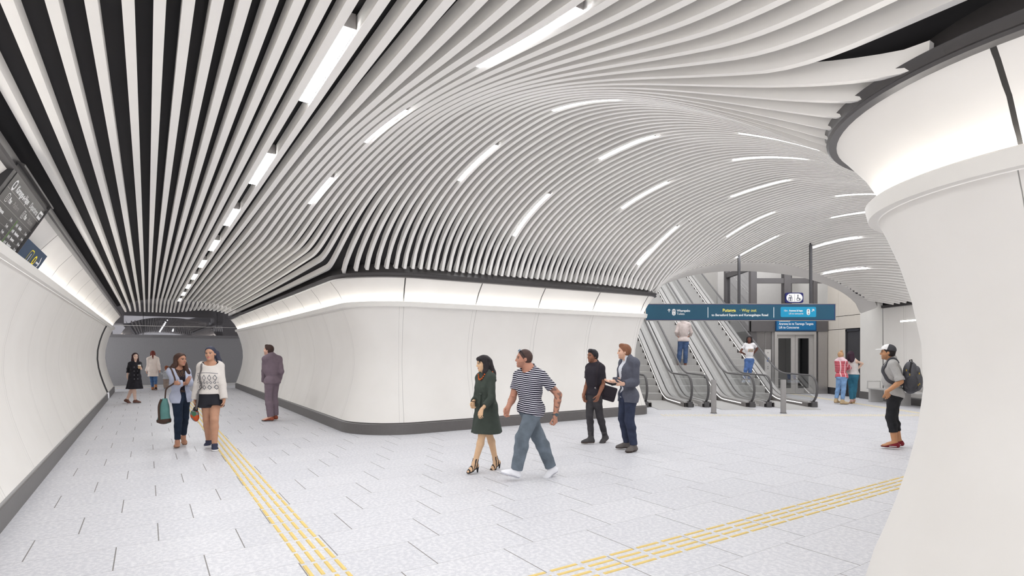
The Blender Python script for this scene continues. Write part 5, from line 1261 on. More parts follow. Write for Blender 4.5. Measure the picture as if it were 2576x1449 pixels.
p.hair(hb, [(CAP(hp(0.065,-0.03,0.05), hp(0.085,-0.03,-0.09), 0.033, 0.036), 0, 0.03), (CAP(hp(0.085,-0.03,-0.09), hp(0.15,-0.04,-0.19), 0.036, 0.030), 0, 0.03), (CAP(hp(0.10,-0.06,-0.12), hp(0.18,-0.09,-0.20), 0.036, 0.02), 0, 0.03),
    (CAP(hp(-0.065,-0.02,0.05), hp(-0.085,0.005,-0.10), 0.033, 0.036), 0, 0.03), (CAP(hp(-0.085,0.005,-0.10), hp(-0.10,0.05,-0.25), 0.036, 0.042), 0, 0.03), (CAP(hp(-0.10,0.05,-0.25), hp(-0.11,0.085,-0.40), 0.042, 0.018), 0, 0.03), (CAP(hp(0,-0.07,0), hp(0,-0.08,-0.20), 0.07, 0.06), 0, 0.03)], line=0.013, wrinkle=0.003)
p.shoes(cloth('sandal_tan', (192,150,122), 0.6), cloth('sole_tan', (140,105,85)), low=True, inf=0.006)
p.finish()
bp_ = p.w(V3(-0.195, -0.13, 0.625)); tb = empty('tote_bag', bp_, 'teal canvas tote bag with brown leather base hanging at the side of the crossed-arms woman', 'bag')
teal = cloth('teal_canvas', (98,142,138), 0.9, noise=0.08)
FB = frame((0.25,-1,0))
bp1 = [(CON((0,0,-0.19), (0.015,0,0.22), (0.100,0.062), (0.040,0.026), FB, 5, 0.004, 1.9), 0, 0.03), (ELL((0,0,-0.16), FB, V3(0.100,0.064,0.06)), 0, 0.03)]
blob('body', bp1, 0.0065, teal, tb, wrinkle=0.008)
blob('leather_base', [(p_, 0.005, k_) for p_, i_, k_ in bp1], 0.0065, BROWNP, tb, [plane((0,0,-0.135), (-0.1,0,1))])
ribbon('strap', [(-0.03,-0.078,-0.14), (-0.035,-0.082,0.0), (-0.045,-0.06,0.11), (-0.02,-0.035,0.21)], 0.035, 0.008, BROWNP, tb, up=(0,1,0))
sL_ = p.P['sR']
A_ = sL_-p.r*0.005; ww = lambda v: V3(*(p.w(v)-bp_))
ribbon('handle', [V3(0.02,0.0,0.20), ww(V3(-0.155,-0.15,0.93)), ww(V3(-0.135,-0.15,1.03)), ww(A_+p.f*0.115-p.r*0.025-p.up*0.2), ww(A_+p.f*0.09-p.r*0.015-p.up*0.05), ww(A_+p.up*0.06), ww(A_-p.f*0.09-p.up*0.05)], 0.024, 0.006, BROWNP, tb, up=(0,1,0), snap=g_, sp=p, zmin=1.12)
# ------------------------------------------------------------------ 5 woman in the patterned sweater
loc, P_ = PEO['sweater']
p = Person('woman with a ponytail in a white patterned sweater, black shorts and sneakers', loc, 1.75, 'f', P_, -8, -22, (186,140,114), h=0.0062, build=1.12, tilt=4,
    feet={'R': dict(yaw=-12), 'L': dict(yaw=2)}, lips=(188,90,100), brows=(30,24,26), leg=1.02)
ws_ = p.waist[2]
def knit(n, x, y, z):
    zz = n.m('SUBTRACT', z, 0.93); xs = n.m('ADD', x, 0.5)
    def lat(zc_, per, hgt, w_):
        u = n.m('ABSOLUTE', n.m('SUBTRACT', n.m('FRACT', n.m('DIVIDE', xs, per)), 0.5)); v = n.m('ABSOLUTE', n.m('DIVIDE', n.m('SUBTRACT', z, zc_), hgt))
        d = n.m('ABSOLUTE', n.m('SUBTRACT', n.m('ADD', n.m('MULTIPLY', u, 2.4), v), 0.78)); return n.m('MULTIPLY', n.m('LESS_THAN', d, w_), n.m('LESS_THAN', v, 1.0))
    m_ = n.m('MAXIMUM', lat(1.215, 0.075, 0.06, 0.17), n.m('MAXIMUM', lat(1.055, 0.085, 0.045, 0.2), lat(1.135, 0.05, 0.028, 0.25)))
    yoke = n.m('LESS_THAN', n.m('ABSOLUTE', n.m('SUBTRACT', z, n.m('SUBTRACT', 1.30, n.m('MULTIPLY', n.m('MULTIPLY', x, x), 0.6)))), 0.005)
    m_ = n.m('MULTIPLY', n.m('MAXIMUM', m_, n.m('MULTIPLY', yoke, 1.4)), n.m('MULTIPLY', n.m('LESS_THAN', n.m('ABSOLUTE', n.m('ADD', x, 0.0)), 0.165), n.m('LESS_THAN', z, 1.31)))
    tc = n.node('ShaderNodeTexCoord'); no = n.node('ShaderNodeTexNoise'); no.inputs['Scale'].default_value = 130; n.link(tc.outputs['Object'], no.inputs['Vector'])
    base = n.mix(no.outputs['Fac'], rgb(186,178,172), rgb(230,224,219)); return n.mix(m_, base, rgb(112,112,116))
g_ = p.top('sweater', patmat('patterned_knit', knit), frac=1.93, hem=0.045, neck=0.108, vdepth=0.035, inf=0.018, loose=0.020, lower=0.12, wrinkle=0.005, nf=0.03)
p.top('vest', cloth('black_vest', (34,32,38)), frac=0.0, hem=0.3, neck=0.088, vdepth=0.05, inf=0.012, lower=0.0)
p.legs('shorts', cloth('black_shorts', (40,40,46), noise=0.06), 0.22, inf=0.014, loose=0.028, waist=0.11)
hb = hairm('blue_black', (48,50,64)); hp = p.hp
p.hair(hb, [(CAP(hp(0.0,-0.10,0.06), hp(-0.045,-0.125,0.0), 0.035, 0.042), 0, 0.02), (CAP(hp(-0.045,-0.125,0.0), hp(-0.085,-0.115,-0.14), 0.042, 0.04), 0, 0.03), (CAP(hp(-0.085,-0.115,-0.14), hp(-0.09,-0.10,-0.24), 0.04, 0.015), 0, 0.03)], inf=0.010, line=0.012, wrinkle=0.0025)
p.shoes(cloth('sneaker_navy', (54,58,78), 0.8), cloth('sole_white', (232,230,230), 0.6), sole=0.028)
for S in 'LR':
    A, fd, fu, fi = p.foot[S]; mb = MB(); sdv = np.cross(fd, fu)
    for i in range(4): c_ = A+fd*(0.055+0.02*i)-fu*(0.008+0.007*i); mb.tube([c_-sdv*0.022, c_+fu*0.006, c_+sdv*0.022], 0.004, 6)
    mb.build('laces', M_white, p.root)
p.finish()
wR = p.w(p.P['wR']); hbag = empty('handbag', (wR[0]+0.02, wR[1]-0.05, wR[2]-0.245), 'small orange and green woven bag held low by the patterned sweater woman', 'bag')
def woven(n, x, y, z):
    tc = n.node('ShaderNodeTexCoord'); vo = n.node('ShaderNodeTexVoronoi'); vo.inputs['Scale'].default_value = 11; n.link(tc.outputs['Object'], vo.inputs['Vector'])
    sp = n.node('ShaderNodeSeparateColor'); n.link(vo.outputs['Color'], sp.inputs[0]); c = n.mix(n.m('GREATER_THAN', sp.outputs[0], 0.45), rgb(70,110,84), rgb(186,84,48)); return n.mix(n.m('GREATER_THAN', sp.outputs[1], 0.75), c, rgb(120,118,122))
blob('body', [(ELL((0,0,0), I3, V3(0.068,0.05,0.095)), 0, 0.02), (ELL((0.02,0,-0.05), I3, V3(0.05,0.045,0.07)), 0, 0.03)], 0.006, patmat('woven_bag', woven), hbag, wrinkle=0.003)
sR_ = p.P['sR']; base = V3(*hbag.location)
A_ = sR_-p.r*0.025; ww = lambda v: V3(*(p.w(v)-base))
ribbon('strap', [V3(0.03,-0.02,0.08), ww(A_+p.f*0.12+p.r*0.06-p.up*0.60), ww(A_+p.f*0.13+p.r*0.05-p.up*0.42), ww(A_+p.f*0.13+p.r*0.035-p.up*0.25), ww(A_+p.f*0.10+p.r*0.01-p.up*0.06), ww(A_+p.up*0.07), ww(A_-p.f*0.08-p.up*0.03)], 0.03, 0.008, cloth('strap_woven', (112,108,108)), hbag, up=(0,1,0), snap=g_, sp=p, zmin=1.02)
blob('clasp', [(ELL((0.02,-0.01,0.09), I3, V3(0.04,0.03,0.05)), 0, 0.01)], 0.006, BLACKP, hbag)
# ------------------------------------------------------------------ 6 man in the plum suit
loc, P_ = PEO['suit']
p = Person('man in a plum grey suit seen from behind beside the left tunnel wall', loc, 1.83, 'm', P_, -150, -112, (222,178,158), h=0.0075, pitch=-3,
    feet={'L': dict(yaw=-105), 'R': dict(yaw=-150)}, beard=(140,100,85), brows=(60,42,38))
su = cloth('plum_suit', (122,107,117), 0.75, noise=0.07)
p.top('jacket', su, frac=1.97, hem=-0.045, neck=0.06, inf=0.020, loose=0.012, lower=0.3, wrinkle=0.006, opening=lambda c: 0.02+0.05*np.clip((c-0.25)/0.25, 0, 1))
p.collar(su, 'lapel', hgt=0.03, open_=0.05)
p.top('shirt', cloth('white_blue_shirt', (215,218,230)), frac=0.0, hem=0.1, neck=0.05, inf=0.010, lower=0.0); p.collar(cloth('white_blue_shirt', (215,218,230)), 'shirt_collar', hgt=0.048)
p.legs('trousers', su, 1.0, inf=0.012, loose=0.024, waist=0.08)
p.shoes(cloth('loafer_brown', (150,78,56), 0.4, bump=0.05), cloth('sole_dark', (60,50,48)), low=True)
hp = p.hp; p.hair(hairm('brown', (56,40,36)), [(ELL(hp(0,0.045,0.10), p.HA, V3(0.055,0.04,0.03)), 0, 0.02)], inf=0.011, line=0.022)
p.finish()
# ------------------------------------------------------------------ 7 woman in the dark green dress
loc, P_ = PEO['dress']
p = Person('woman with long black hair in a dark green dress and strappy heels', loc, 1.61, 'f', P_, -52, -74, (216,178,142), h=0.0055, pitch=5, build=0.98, hip=0.545,
    feet={'L': dict(yaw=-42, pitch=16), 'R': dict(yaw=-48, pitch=34)}, lips=(150,50,55), brows=(40,30,28), hand={'L': dict(palm=(0.3,0.5,-0.3), thumb=(-0.7,0,0.5), curl=0.6), 'R': dict(curl=0.9)})
gr = cloth('dark_green_crepe', (62,69,63), 0.85, noise=0.08); hemz = 0.535
g_ = p.top('dress', gr, frac=1.80, frac2=1.72, hem=hemz-p.mid_hip[2], neck=0.062, inf=0.012, loose=0.012, lower=0.0, wrinkle=0.005,
    extra=[(CON(p.waist+p.up0*0.03, V3(p.mid_hip[0]+0.02, p.mid_hip[1], hemz-0.02), V3(0.115,0.100), V3(0.205,0.21), p.PA, 6, 0.010), 0.010, 0.05)])
make('waist_tie', [(CON(p.waist-p.up0*0.004, p.waist+p.up0*0.028, V3(0.125,0.108), V3(0.125,0.108), p.PA), 0.007, 0.01), (CAP(p.waist+p.pf*0.125-p.pr*0.05, p.waist+p.pf*0.15-p.pr*0.06-p.up0*0.16, 0.010, 0.014), 0, 0.01), (CAP(p.waist+p.pf*0.125-p.pr*0.05, p.waist+p.pf*0.15-p.pr*0.03-p.up0*0.13, 0.010, 0.013), 0, 0.01), (ELL(p.waist+p.pf*0.13-p.pr*0.05, p.PA, V3(0.035,0.016,0.018)), 0, 0.01)], 0.005, gr, p.root)
hb = hairm('black', (34,30,32)); hp = p.hp
p.hair(hb, [(CAP(hp(0.055,-0.04,0.05), hp(0.075,-0.02,-0.12), 0.04, 0.035), 0, 0.03), (CAP(hp(0.075,-0.02,-0.12), hp(0.085,0.0,-0.27), 0.036, 0.028), 0, 0.03), (CAP(hp(-0.055,-0.04,0.05), hp(-0.075,0.0,-0.12), 0.04, 0.035), 0, 0.03), (CAP(hp(-0.075,0.0,-0.12), hp(-0.075,0.05,-0.26), 0.034, 0.028), 0, 0.03),
    (CAP(hp(0,-0.07,0.0), hp(0.01,-0.115,-0.16), 0.07, 0.06), 0, 0.03), (CAP(hp(0.01,-0.115,-0.16), hp(0.03,-0.16,-0.27), 0.06, 0.03), 0, 0.03), (ELL(hp(0,0.062,0.07), p.HA, V3(0.062,0.036,0.03)), 0, 0.02), (CAP(hp(-0.045,0.075,0.065), hp(-0.06,0.068,0.02), 0.014, 0.008), 0, 0.01), (CAP(hp(0.045,0.075,0.065), hp(0.062,0.062,0.005), 0.014, 0.008), 0, 0.01)], line=0.022, wrinkle=0.003)
p.shoes(BLACKP, BLACKP, inf=0.004, straps=(0.036, 0.45, 0.0026), shaft=0.07, heel=0.075, name='sandal')
p.finish()
nkc = p.P['neck']; orange = cloth('bead_orange', (196,92,36), 0.35, bump=0)
from mathutils.bvhtree import BVHTree
bv = BVHTree.FromPolygons([v.co for v in g_.data.vertices], [tuple(f.vertices) for f in g_.data.polygons])
for i in range(17):
    a = -PI*0.72+PI*1.44*i/16; c_ = nkc+p.f*(0.005+0.088*math.cos(a))+p.r*0.078*math.sin(a)+p.up*(0.012-0.095*max(0, math.cos(a))**1.4)
    q_, n_, _, d_ = bv.find_nearest(Vector(c_)); n_ = n_ if n_.dot(q_-Vector(p.ch)) > 0 else -n_
    if d_ < 0.06: c_ = V3(*(q_+n_*0.009))
    mb = MB()
    for j in range(1): mb.tube([c_+p.up*z_ for z_ in (-0.011,-0.008,0,0.008,0.011)], [0.003,0.008,0.0115,0.008,0.003], 10)
    sharp(mb.build('necklace_bead', orange, p.root), 60)
wr = p.P['wR']; hdv = unit(p.P['hR']-wr)
mb = MB(); mb.tube([wr+(orth(V3(1,0,0), hdv)*math.cos(a)+np.cross(hdv, orth(V3(1,0,0), hdv))*math.sin(a))*0.033+hdv*0.004 for a in np.linspace(0, 2*PI, 17)], 0.005, 6); mb.build('bracelet', BROWNP, p.root)
# ------------------------------------------------------------------ 8 man in the striped tee
loc, P_ = PEO['stripe']
p = Person('muscular man in a navy and white striped t-shirt striding in white sneakers', loc, 1.77, 'm', P_, -44, -80, (186,134,112), h=0.0055, build=1.10, arm=1.12, pitch=-2,
    feet={'L': dict(yaw=-72, pitch=-18), 'R': dict(yaw=-64, pitch=30)}, brows=(34,26,25), lips=(170,100,98), beard=(95,62,52), hand={'L': dict(curl=1.05, thumb=(-0.7,-0.6,0.1)), 'R': dict(curl=0.6, thumb=(-0.6,-0.5,0.5))}, pelvis=-58)
def stripes(n, x, y, z):
    tc = n.node('ShaderNodeTexCoord'); no = n.node('ShaderNodeTexNoise'); no.inputs['Scale'].default_value = 7; n.link(tc.outputs['Object'], no.inputs['Vector'])
    zz = n.m('ADD', n.m('ADD', z, n.m('MULTIPLY', n.m('SUBTRACT', no.outputs['Fac'], 0.5), 0.02)), n.m('MULTIPLY', x, 0.10))
    fr = n.m('FRACT', n.m('DIVIDE', zz, 0.0255)); return n.mix(n.m('LESS_THAN', fr, 0.36), rgb(30,28,44), rgb(226,224,232))
p.top('t_shirt', patmat('navy_stripes', stripes), frac=0.60, hem=-0.075, neck=0.088, vdepth=0.05, inf=0.010, loose=0.012, lower=0.3, lowinf=0.016, wrinkle=0.006, hem_back=0.02, nf=0.03)
p.legs('jeans', denim('grey_blue', (108,118,128)), 0.99, inf=0.012, loose=0.020, waist=-0.02, wrinkle=0.007)
p.shoes(cloth('sneaker_white', (240,240,245), 0.6, noise=0.02), cloth('sole_offwhite', (196,196,204), 0.6), sole=0.025)
hp = p.hp; p.hair(hairm('cropped', (66,50,46)), inf=0.004, line=0.021, nape=-0.055)
a_ = [p.P['eL'], p.P['wL']]
def ink(v, c):
    d = np.minimum(np.linalg.norm(v-(a_[0]*0.5+a_[1]*0.5), axis=1), np.linalg.norm(v-(a_[0]*0.85+p.P['sL']*0.15), axis=1)) < 0.19
    pat = (np.sin(v[:,0]*95+v[:,2]*60)+np.sin(v[:,2]*110-v[:,1]*70)+np.sin(v[:,1]*80+v[:,0]*50)) > 0.15
    m = d & pat & (np.linalg.norm(v-p.P['wL'], axis=1) > 0.03); c[m] = c[m]*0.42+np.array([0.03,0.03,0.035]); return c
p.extra_color = ink
p.finish()
wl = p.P['wL']; hdv = unit(p.P['hL']-wl); ex = orth(V3(1,0,0), hdv); ey = np.cross(hdv, ex)
mb = MB(); mb.tube([wl-hdv*0.012+(ex*math.cos(a)+ey*math.sin(a))*0.036 for a in np.linspace(0, 2*PI, 19)], 0.009, 6); o = mb.build('watch_strap', cloth('watch_grey', (80,78,80), 0.4), p.root)
mb = MB(); c_ = wl-hdv*0.012-ey*0.04*np.sign(ey[1] if abs(ey[1]) > 0.2 else 1); mb.tube([wl-hdv*0.012+V3(0.012,-0.032,0), wl-hdv*0.012+V3(0.016,-0.044,0)], 0.021, 16); mb.build('watch_face', mat('watch_glass', rgb(70,90,100), 0.15), o)
gm = mat('sunglass_lens', rgb(120,150,185), 0.1, metal=0.3)
g = p.g
for sx in (-0.033, 0.033): blob('sunglass_lens', [(ELL(p.hp(sx, 0.066, 0.104), np.array([p.hr, unit(p.hf*0.8+p.hu*0.6), unit(p.hu*0.8-p.hf*0.6)]), V3(0.027,0.005,0.021)*g), 0, 0.004)], 0.004, gm, p.root)
mb = MB(); mb.tube([p.hp(-0.06,0.055,0.10), p.hp(0,0.075,0.103), p.hp(0.06,0.055,0.10)], 0.004, 6)
for sx in (-1, 1): mb.tube([p.hp(sx*0.062,0.053,0.10), p.hp(sx*0.083,0.03,0.06), p.hp(sx*0.084,-0.005,0.012)], 0.005, 6)
mb.build('sunglass_frame', BLACKP, p.root)
# ------------------------------------------------------------------ 9 man in the black tee
loc, P_ = PEO['black']
p = Person('bearded man in a black t-shirt, charcoal jeans and ankle boots', loc, 1.70, 'm', P_, -26, -52, (146,98,76), h=0.006, build=0.95,
    feet={'R': dict(yaw=-70), 'L': dict(yaw=-38, pitch=24)}, beard=(40,30,28), brows=(24,20,20), lips=(140,92,84), hand={'L': dict(thumb=(-0.6,-0.5,0.3), palm=(-0.6,0.5,-0.2)), 'R': dict(thumb=(-0.5,-0.6,0))})
g_ = p.top('t_shirt', cloth('black_tee', (50,46,53), noise=0.08), frac=0.66, hem=0.0, neck=0.062, inf=0.010, loose=0.014, lower=0.15, wrinkle=0.005)
p.legs('jeans', denim('charcoal', (66,64,67)), 0.97, inf=0.008, loose=0.006, wrinkle=0.006)
p.shoes(cloth('boot_charcoal', (74,72,73), 0.6), cloth('sole_brown', (70,52,46)), shaft=0.13)
hp = p.hp; p.hair(hairm('black2', (32,30,34)), [(CAP(hp(-0.03,0.045,0.10), hp(0.035,0.035,0.105), 0.026, 0.028), 0, 0.03), (ELL(hp(-0.005,0.062,0.092), p.HA, V3(0.052,0.022,0.02)), 0, 0.02)], inf=0.010, line=0.022, nape=-0.05)
p.finish()
b0 = p.w(V3(0.14, -0.05, 0.90)); mg = empty('messenger_bag', b0, 'dark messenger bag with a flap slung over the shoulder of the black t-shirt man', 'bag')
FBm = frame((-0.15,-1,0), (0.12,0,1)); bagm = cloth('messenger_black', (50,44,50), 0.8, noise=0.06)
def rbox(c, F_, hx, hy, hz, r):
    c = np.array(c, float); L = []
    for sx in (-1,1):
        for sz in (-1,1):
            L.append(CAP(c+F_[0]*sx*(hx-r)+F_[2]*sz*(hz-r)-F_[1]*max(hy-r, 0), c+F_[0]*sx*(hx-r)+F_[2]*sz*(hz-r)+F_[1]*max(hy-r, 0), r))
    return L
mb = MB()
def pad(mb, c, F_, hx, hy, hz):
    c = Vector(c); mb.obox(c, Vector(F_[0])*hx, Vector(F_[1])*hy, Vector(F_[2])*hz)
def soft(o, w_=0.012, seg=3):
    b_ = o.modifiers.new('bevel', 'BEVEL'); b_.width = w_; b_.segments = seg; o.data.polygons.foreach_set('use_smooth', [True]*len(o.data.polygons)); return o
Ft = np.array([unit(FBm[0]+FBm[2]*0.16), FBm[1], unit(FBm[2]-FBm[0]*0.16)])
mb = MB(); pad(mb, (0.06,0.0,0.02), Ft, 0.19, 0.055, 0.13); soft(mb.build('body', bagm, mg), 0.03)
mb = MB(); pad(mb, (0.055,-0.058,0.055), Ft, 0.19, 0.008, 0.095); soft(mb.build('flap', bagm, mg), 0.008)
mb = MB(); c_ = V3(-0.13,-0.06,0.12); mb.tube([c_+V3(-0.015,0,-0.02), c_+V3(0.02,-0.005,0.02)], 0.008, 8); mb.tube([c_+V3(0.01,0,-0.035), c_+V3(-0.008,-0.003,0.03)], 0.006, 8); mb.build('buckle', M_steel, mg)
sL_ = p.P['sL']; ww = lambda v: V3(*(p.w(v)-b0))
ribbon('strap', [V3(-0.12,-0.055,0.13), ww(sL_+V3(-0.125,-0.125,-0.28)), ww(sL_+V3(-0.105,-0.115,-0.08)), ww(sL_+V3(-0.075,-0.03,0.062)), ww(sL_+V3(-0.02,0.075,0.02)), ww(sL_+V3(0.06,0.10,-0.22)), V3(0.20,0.04,0.16)], 0.04, 0.007, bagm, mg, up=(0.1,1,0), snap=g_, sp=p)
# ------------------------------------------------------------------ 10 man in the grey blazer
loc, P_ = PEO['blazer']
p = Person('man in a slate grey blazer and jeans gesturing with his hands', loc, 1.79, 'm', P_, -62, -80, (226,182,158), h=0.006,
    feet={'L': dict(yaw=-40), 'R': dict(yaw=-74)}, beard=(170,120,90), brows=(110,78,60), lips=(196,130,122), hand={'R': dict(palm=(0.1,-0.3,1), thumb=(0,-1,0.3), curl=0.35), 'L': dict(palm=(0.0,0.5,0.7), thumb=(-0.2,-0.4,0.8), curl=0.7)})
p.top('shirt', cloth('white_shirt', (222,226,234), noise=0.04), frac=0.0, hem=-0.03, neck=0.056, vdepth=0.02, inf=0.012, lower=0.1)
bz = cloth('slate_blazer', (90,92,104), 0.85, noise=0.10, scale=22)
p.top('blazer', bz, frac=1.95, hem=-0.10, neck=0.066, vdepth=0.02, inf=0.022, loose=0.012, lower=0.35, wrinkle=0.006, opening=lambda c: 0.045+0.035*np.clip((c-0.3)/0.2, 0, 1)+0.05*np.clip(-c/0.1, 0, 1))
p.collar(cloth('white_shirt', (222,226,234)), 'shirt_collar', hgt=0.045, open_=0.03); p.collar(bz, 'lapel', hgt=0.022, open_=0.06)
p.legs('jeans', denim('dark_blue', (54,60,80)), 0.99, inf=0.010, loose=0.014, wrinkle=0.006)
p.shoes(cloth('suede_grey', (106,101,99), 0.8), cloth('sole_dark', (60,50,48)))
hp = p.hp; p.hair(hairm('chestnut', (116,78,58)), [(ELL(hp(0,0.04,0.105), p.HA, V3(0.055,0.045,0.03)), 0, 0.02)], inf=0.011, line=0.021, nape=-0.06)
p.finish()
t, hd, pn, sd = p.tip['L']
ph = empty('phone', p.w(p.P['wL']+hd*0.12+pn*0.012), 'dark phone held by the man in the slate grey blazer', 'phone')
mb = MB(); F_ = frame(pn, hd); mb.obox((0,0,0), Vector(F_[0])*0.034, Vector(F_[1])*0.004, Vector(F_[2])*0.068); soft(mb.build('body', BLACKP, ph), 0.004, 2)
# ------------------------------------------------------------------ 11 man with the cap and backpack
loc, P_ = PEO['cap']
p = Person('smiling man in a white and grey cap and grey shirt, facing left', loc, 1.78, 'm', P_, -90, -90, (192,140,102), h=0.0055, build=1.06, belly=0.03,
    feet={'L': dict(yaw=-88), 'R': dict(yaw=-92)}, beard=(90,62,46), brows=(30,24,22), lips=(170,105,92), hand={'L': dict(curl=0.5, thumb=(-0.6,-0.3,-0.3), palm=(0.2,0.9,0)), 'R': dict(curl=0.5)})
sh = cloth('grey_shirt', (176,174,172), 0.9, noise=0.06)
g_ = p.top('shirt', sh, frac=0.92, hem=0.0, neck=0.064, inf=0.012, loose=0.014, lower=0.2, wrinkle=0.006, hem_back=0.03)
p.collar(sh, hgt=0.045, open_=0.03)
for S in 'LR':
    sh_, e_ = p.P['s'+S], p.P['e'+S]; make('rolled_cuff', [(CAP(sh_+(e_-sh_)*0.78, sh_+(e_-sh_)*0.95, 0.047, 0.046, True), 0.026, 0.01)], 0.0055, sh, p.root, [plane(sh_+(e_-sh_)*0.74, -unit(e_-sh_))], wrinkle=0.003)
p.legs('trousers', denim('washed_black', (42,42,45)), 0.80, inf=0.010, loose=0.004, waist=0.09, wrinkle=0.007)
p.shoes(cloth('sneaker_crimson', (126,32,44), 0.55, bump=0.1), cloth('sole_crimson', (96,28,36)), low=True)
for S in 'LR':
    A, fd, fu, fi = p.foot[S]; sdv = np.cross(fd, fu)
    for sg in (-1, 1):
        mb = MB(); c0 = A-fu*0.063+sdv*sg*0.044; mb.tube([c0-fd*0.03, c0+fd*0.05+sdv*sg*0.002, c0+fd*0.11-sdv*sg*0.002-fu*0.003], 0.005, 6); mb.build('side_stripe', M_white, p.root)
hp = p.hp; p.hair(hairm('black3', (36,30,30)), inf=0.006, line=0.020, nape=-0.065)
# cap with brim, worn
g = p.g; capg = cloth('cap_grey', (72,72,76), 0.85); capw = cloth('cap_white', (232,230,230), 0.85)
cz = [plane(p.hp(0,0,0.040), -unit(p.hu*1.0+p.hf*0.05-p.hf*0.28))]
fsplit = p.hp(0,0.028,0)
make('cap_crown', [(ELL(p.hp(0,-0.010,0.042), p.HA, V3(0.074,0.096,0.082)*g), 0.016, 0.02)], 0.0055, capg, p.root, cz+[plane(fsplit, unit(p.hf+p.hu*0.35))])
make('cap_front', [(ELL(p.hp(0,-0.010,0.042), p.HA, V3(0.074,0.096,0.082)*g), 0.0165, 0.02)], 0.0055, capw, p.root, cz+[plane(fsplit, -unit(p.hf+p.hu*0.35))])
bf = np.array([p.hr, unit(p.hf-p.hu*0.02), unit(p.hu+p.hf*0.02)])
make('cap_brim', [(ELL(p.hp(0,0.085,0.048), bf, V3(0.078,0.098,0.012)*g), 0.0, 0.02)], 0.005, capw, p.root, [plane(p.hp(0,0.055,0), -p.hf)], [(ELL(p.hp(0,0.085,0.026), bf, V3(0.10,0.13,0.022)*g), 0, 0.004)])
p.finish()
# backpack
c_t, s_t = math.cos(math.radians(p.th)), math.sin(math.radians(p.th)); RZ = np.array([[c_t,-s_t,0],[s_t,c_t,0],[0,0,1.0]]); Q = lambda *a: RZ @ V3(*a)
bc = p.w(Q(0.245, 0.0, 1.235)); bk = empty('backpack', bc, 'large charcoal backpack with yellow zip pulls on the back of the cap-wearing man', 'backpack')
bm_ = cloth('charcoal_nylon', (90,90,95), 0.7, noise=0.08); bm2 = cloth('charcoal_nylon_dark', (72,72,77), 0.7)
AB = np.array([[0,1,0],[1,0,0.0],[0,0,1.0]]) @ RZ.T
blob('body', [(ELL(Q(-0.01,0,-0.02), AB, V3(0.165,0.105,0.25)), 0, 0.05), (ELL(Q(-0.02,0,-0.14), AB, V3(0.16,0.105,0.14)), 0, 0.06), (ELL(Q(-0.02,0,0.12), AB, V3(0.14,0.085,0.13)), 0, 0.06)], 0.0065, bm_, bk, wrinkle=0.004)
blob('front_pocket', [(ELL(Q(0.085,0,-0.08), AB, V3(0.125,0.07,0.16)), 0, 0.04), (ELL(Q(0.07,0,0.10), AB, V3(0.11,0.05,0.08)), 0, 0.04)], 0.0065, bm_, bk, wrinkle=0.003)
blob('side_pocket', [(ELL(Q(0.0,-0.145,-0.10), AB, V3(0.04,0.085,0.12)), 0, 0.03)], 0.0065, bm2, bk)
blob('base', [(ELL(Q(-0.01,0,-0.20), AB, V3(0.15,0.115,0.075)), 0, 0.04)], 0.0065, bm2, bk)
mb = MB(); mb.tube([Q(-0.03,-0.02,0.22), Q(-0.025,-0.02,0.275), Q(0.0,-0.02,0.285), Q(0.01,-0.02,0.225)], 0.010, 8); mb.build('grab_handle', BLACKP, bk)
ribbon('webbing', [Q(0.0,-0.088,0.236), Q(-0.01,-0.143,0.16), Q(-0.03,-0.172,0.07)], 0.045, 0.006, BLACKP, bk, up=(0,1,0))
ypm = cloth('zip_yellow', (206,170,50), 0.5)
for x_, y_, z_ in ((-0.075,-0.14,0.12),(-0.03,-0.168,0.05),(0.02,-0.12,0.17),(0.10,-0.115,0.07),(0.085,-0.125,-0.12),(0.105,-0.115,-0.10)):
    mb = MB(); mb.tube([Q(x_,y_+0.004,z_), Q(x_+0.002,y_-0.006,z_-0.028)], 0.006, 6); mb.build('zip_pull', ypm, bk)
for sy in (-1, 1):
    o_ = V3(0,0.14*sy,0); base = V3(*bc); ws2 = lambda v: V3(*(p.w(v)-base))
    nk_ = p.P['neck']
    ribbon('shoulder_strap', [ws2(nk_+Q(0.095,0.12*sy,-0.05)), ws2(nk_+Q(0.06,0.125*sy,0.0)), ws2(nk_+Q(0.0,0.13*sy,0.02)), ws2(nk_+Q(-0.07,0.13*sy,-0.04)), ws2(nk_+Q(-0.12,0.14*sy,-0.14)), ws2(nk_+Q(-0.12,0.155*sy,-0.25)), ws2(nk_+Q(-0.04,0.175*sy,-0.36)), Q(-0.10,0.12*sy,-0.15)], 0.055, 0.014, bm2, bk, snap=g_, sp=p)
# ------------------------------------------------------------------ 12 man riding up the middle escalator
loc, P_ = PEO['back']
p = Person('man in a pale pink jumper and jeans riding up the middle escalator', loc, 1.76, 'm', P_, 180, 180, (200,150,130), h=0.010, build=1.12)
p.top('jumper', cloth('pale_pink_jumper', (206,193,189)), frac=1.9, hem=-0.02, neck=0.06, inf=0.014, loose=0.016, lower=0.2, wrinkle=0.006)
p.legs('jeans', denim('washed_blue', (74,94,130)), 0.99, inf=0.010, loose=0.014, wrinkle=0.006)
p.shoes(cloth('shoe_brown', (112,70,56), 0.6), cloth('sole_dark', (60,50,48)))
p.hair(hairm('brown2', (60,44,40)), inf=0.009); p.finish()
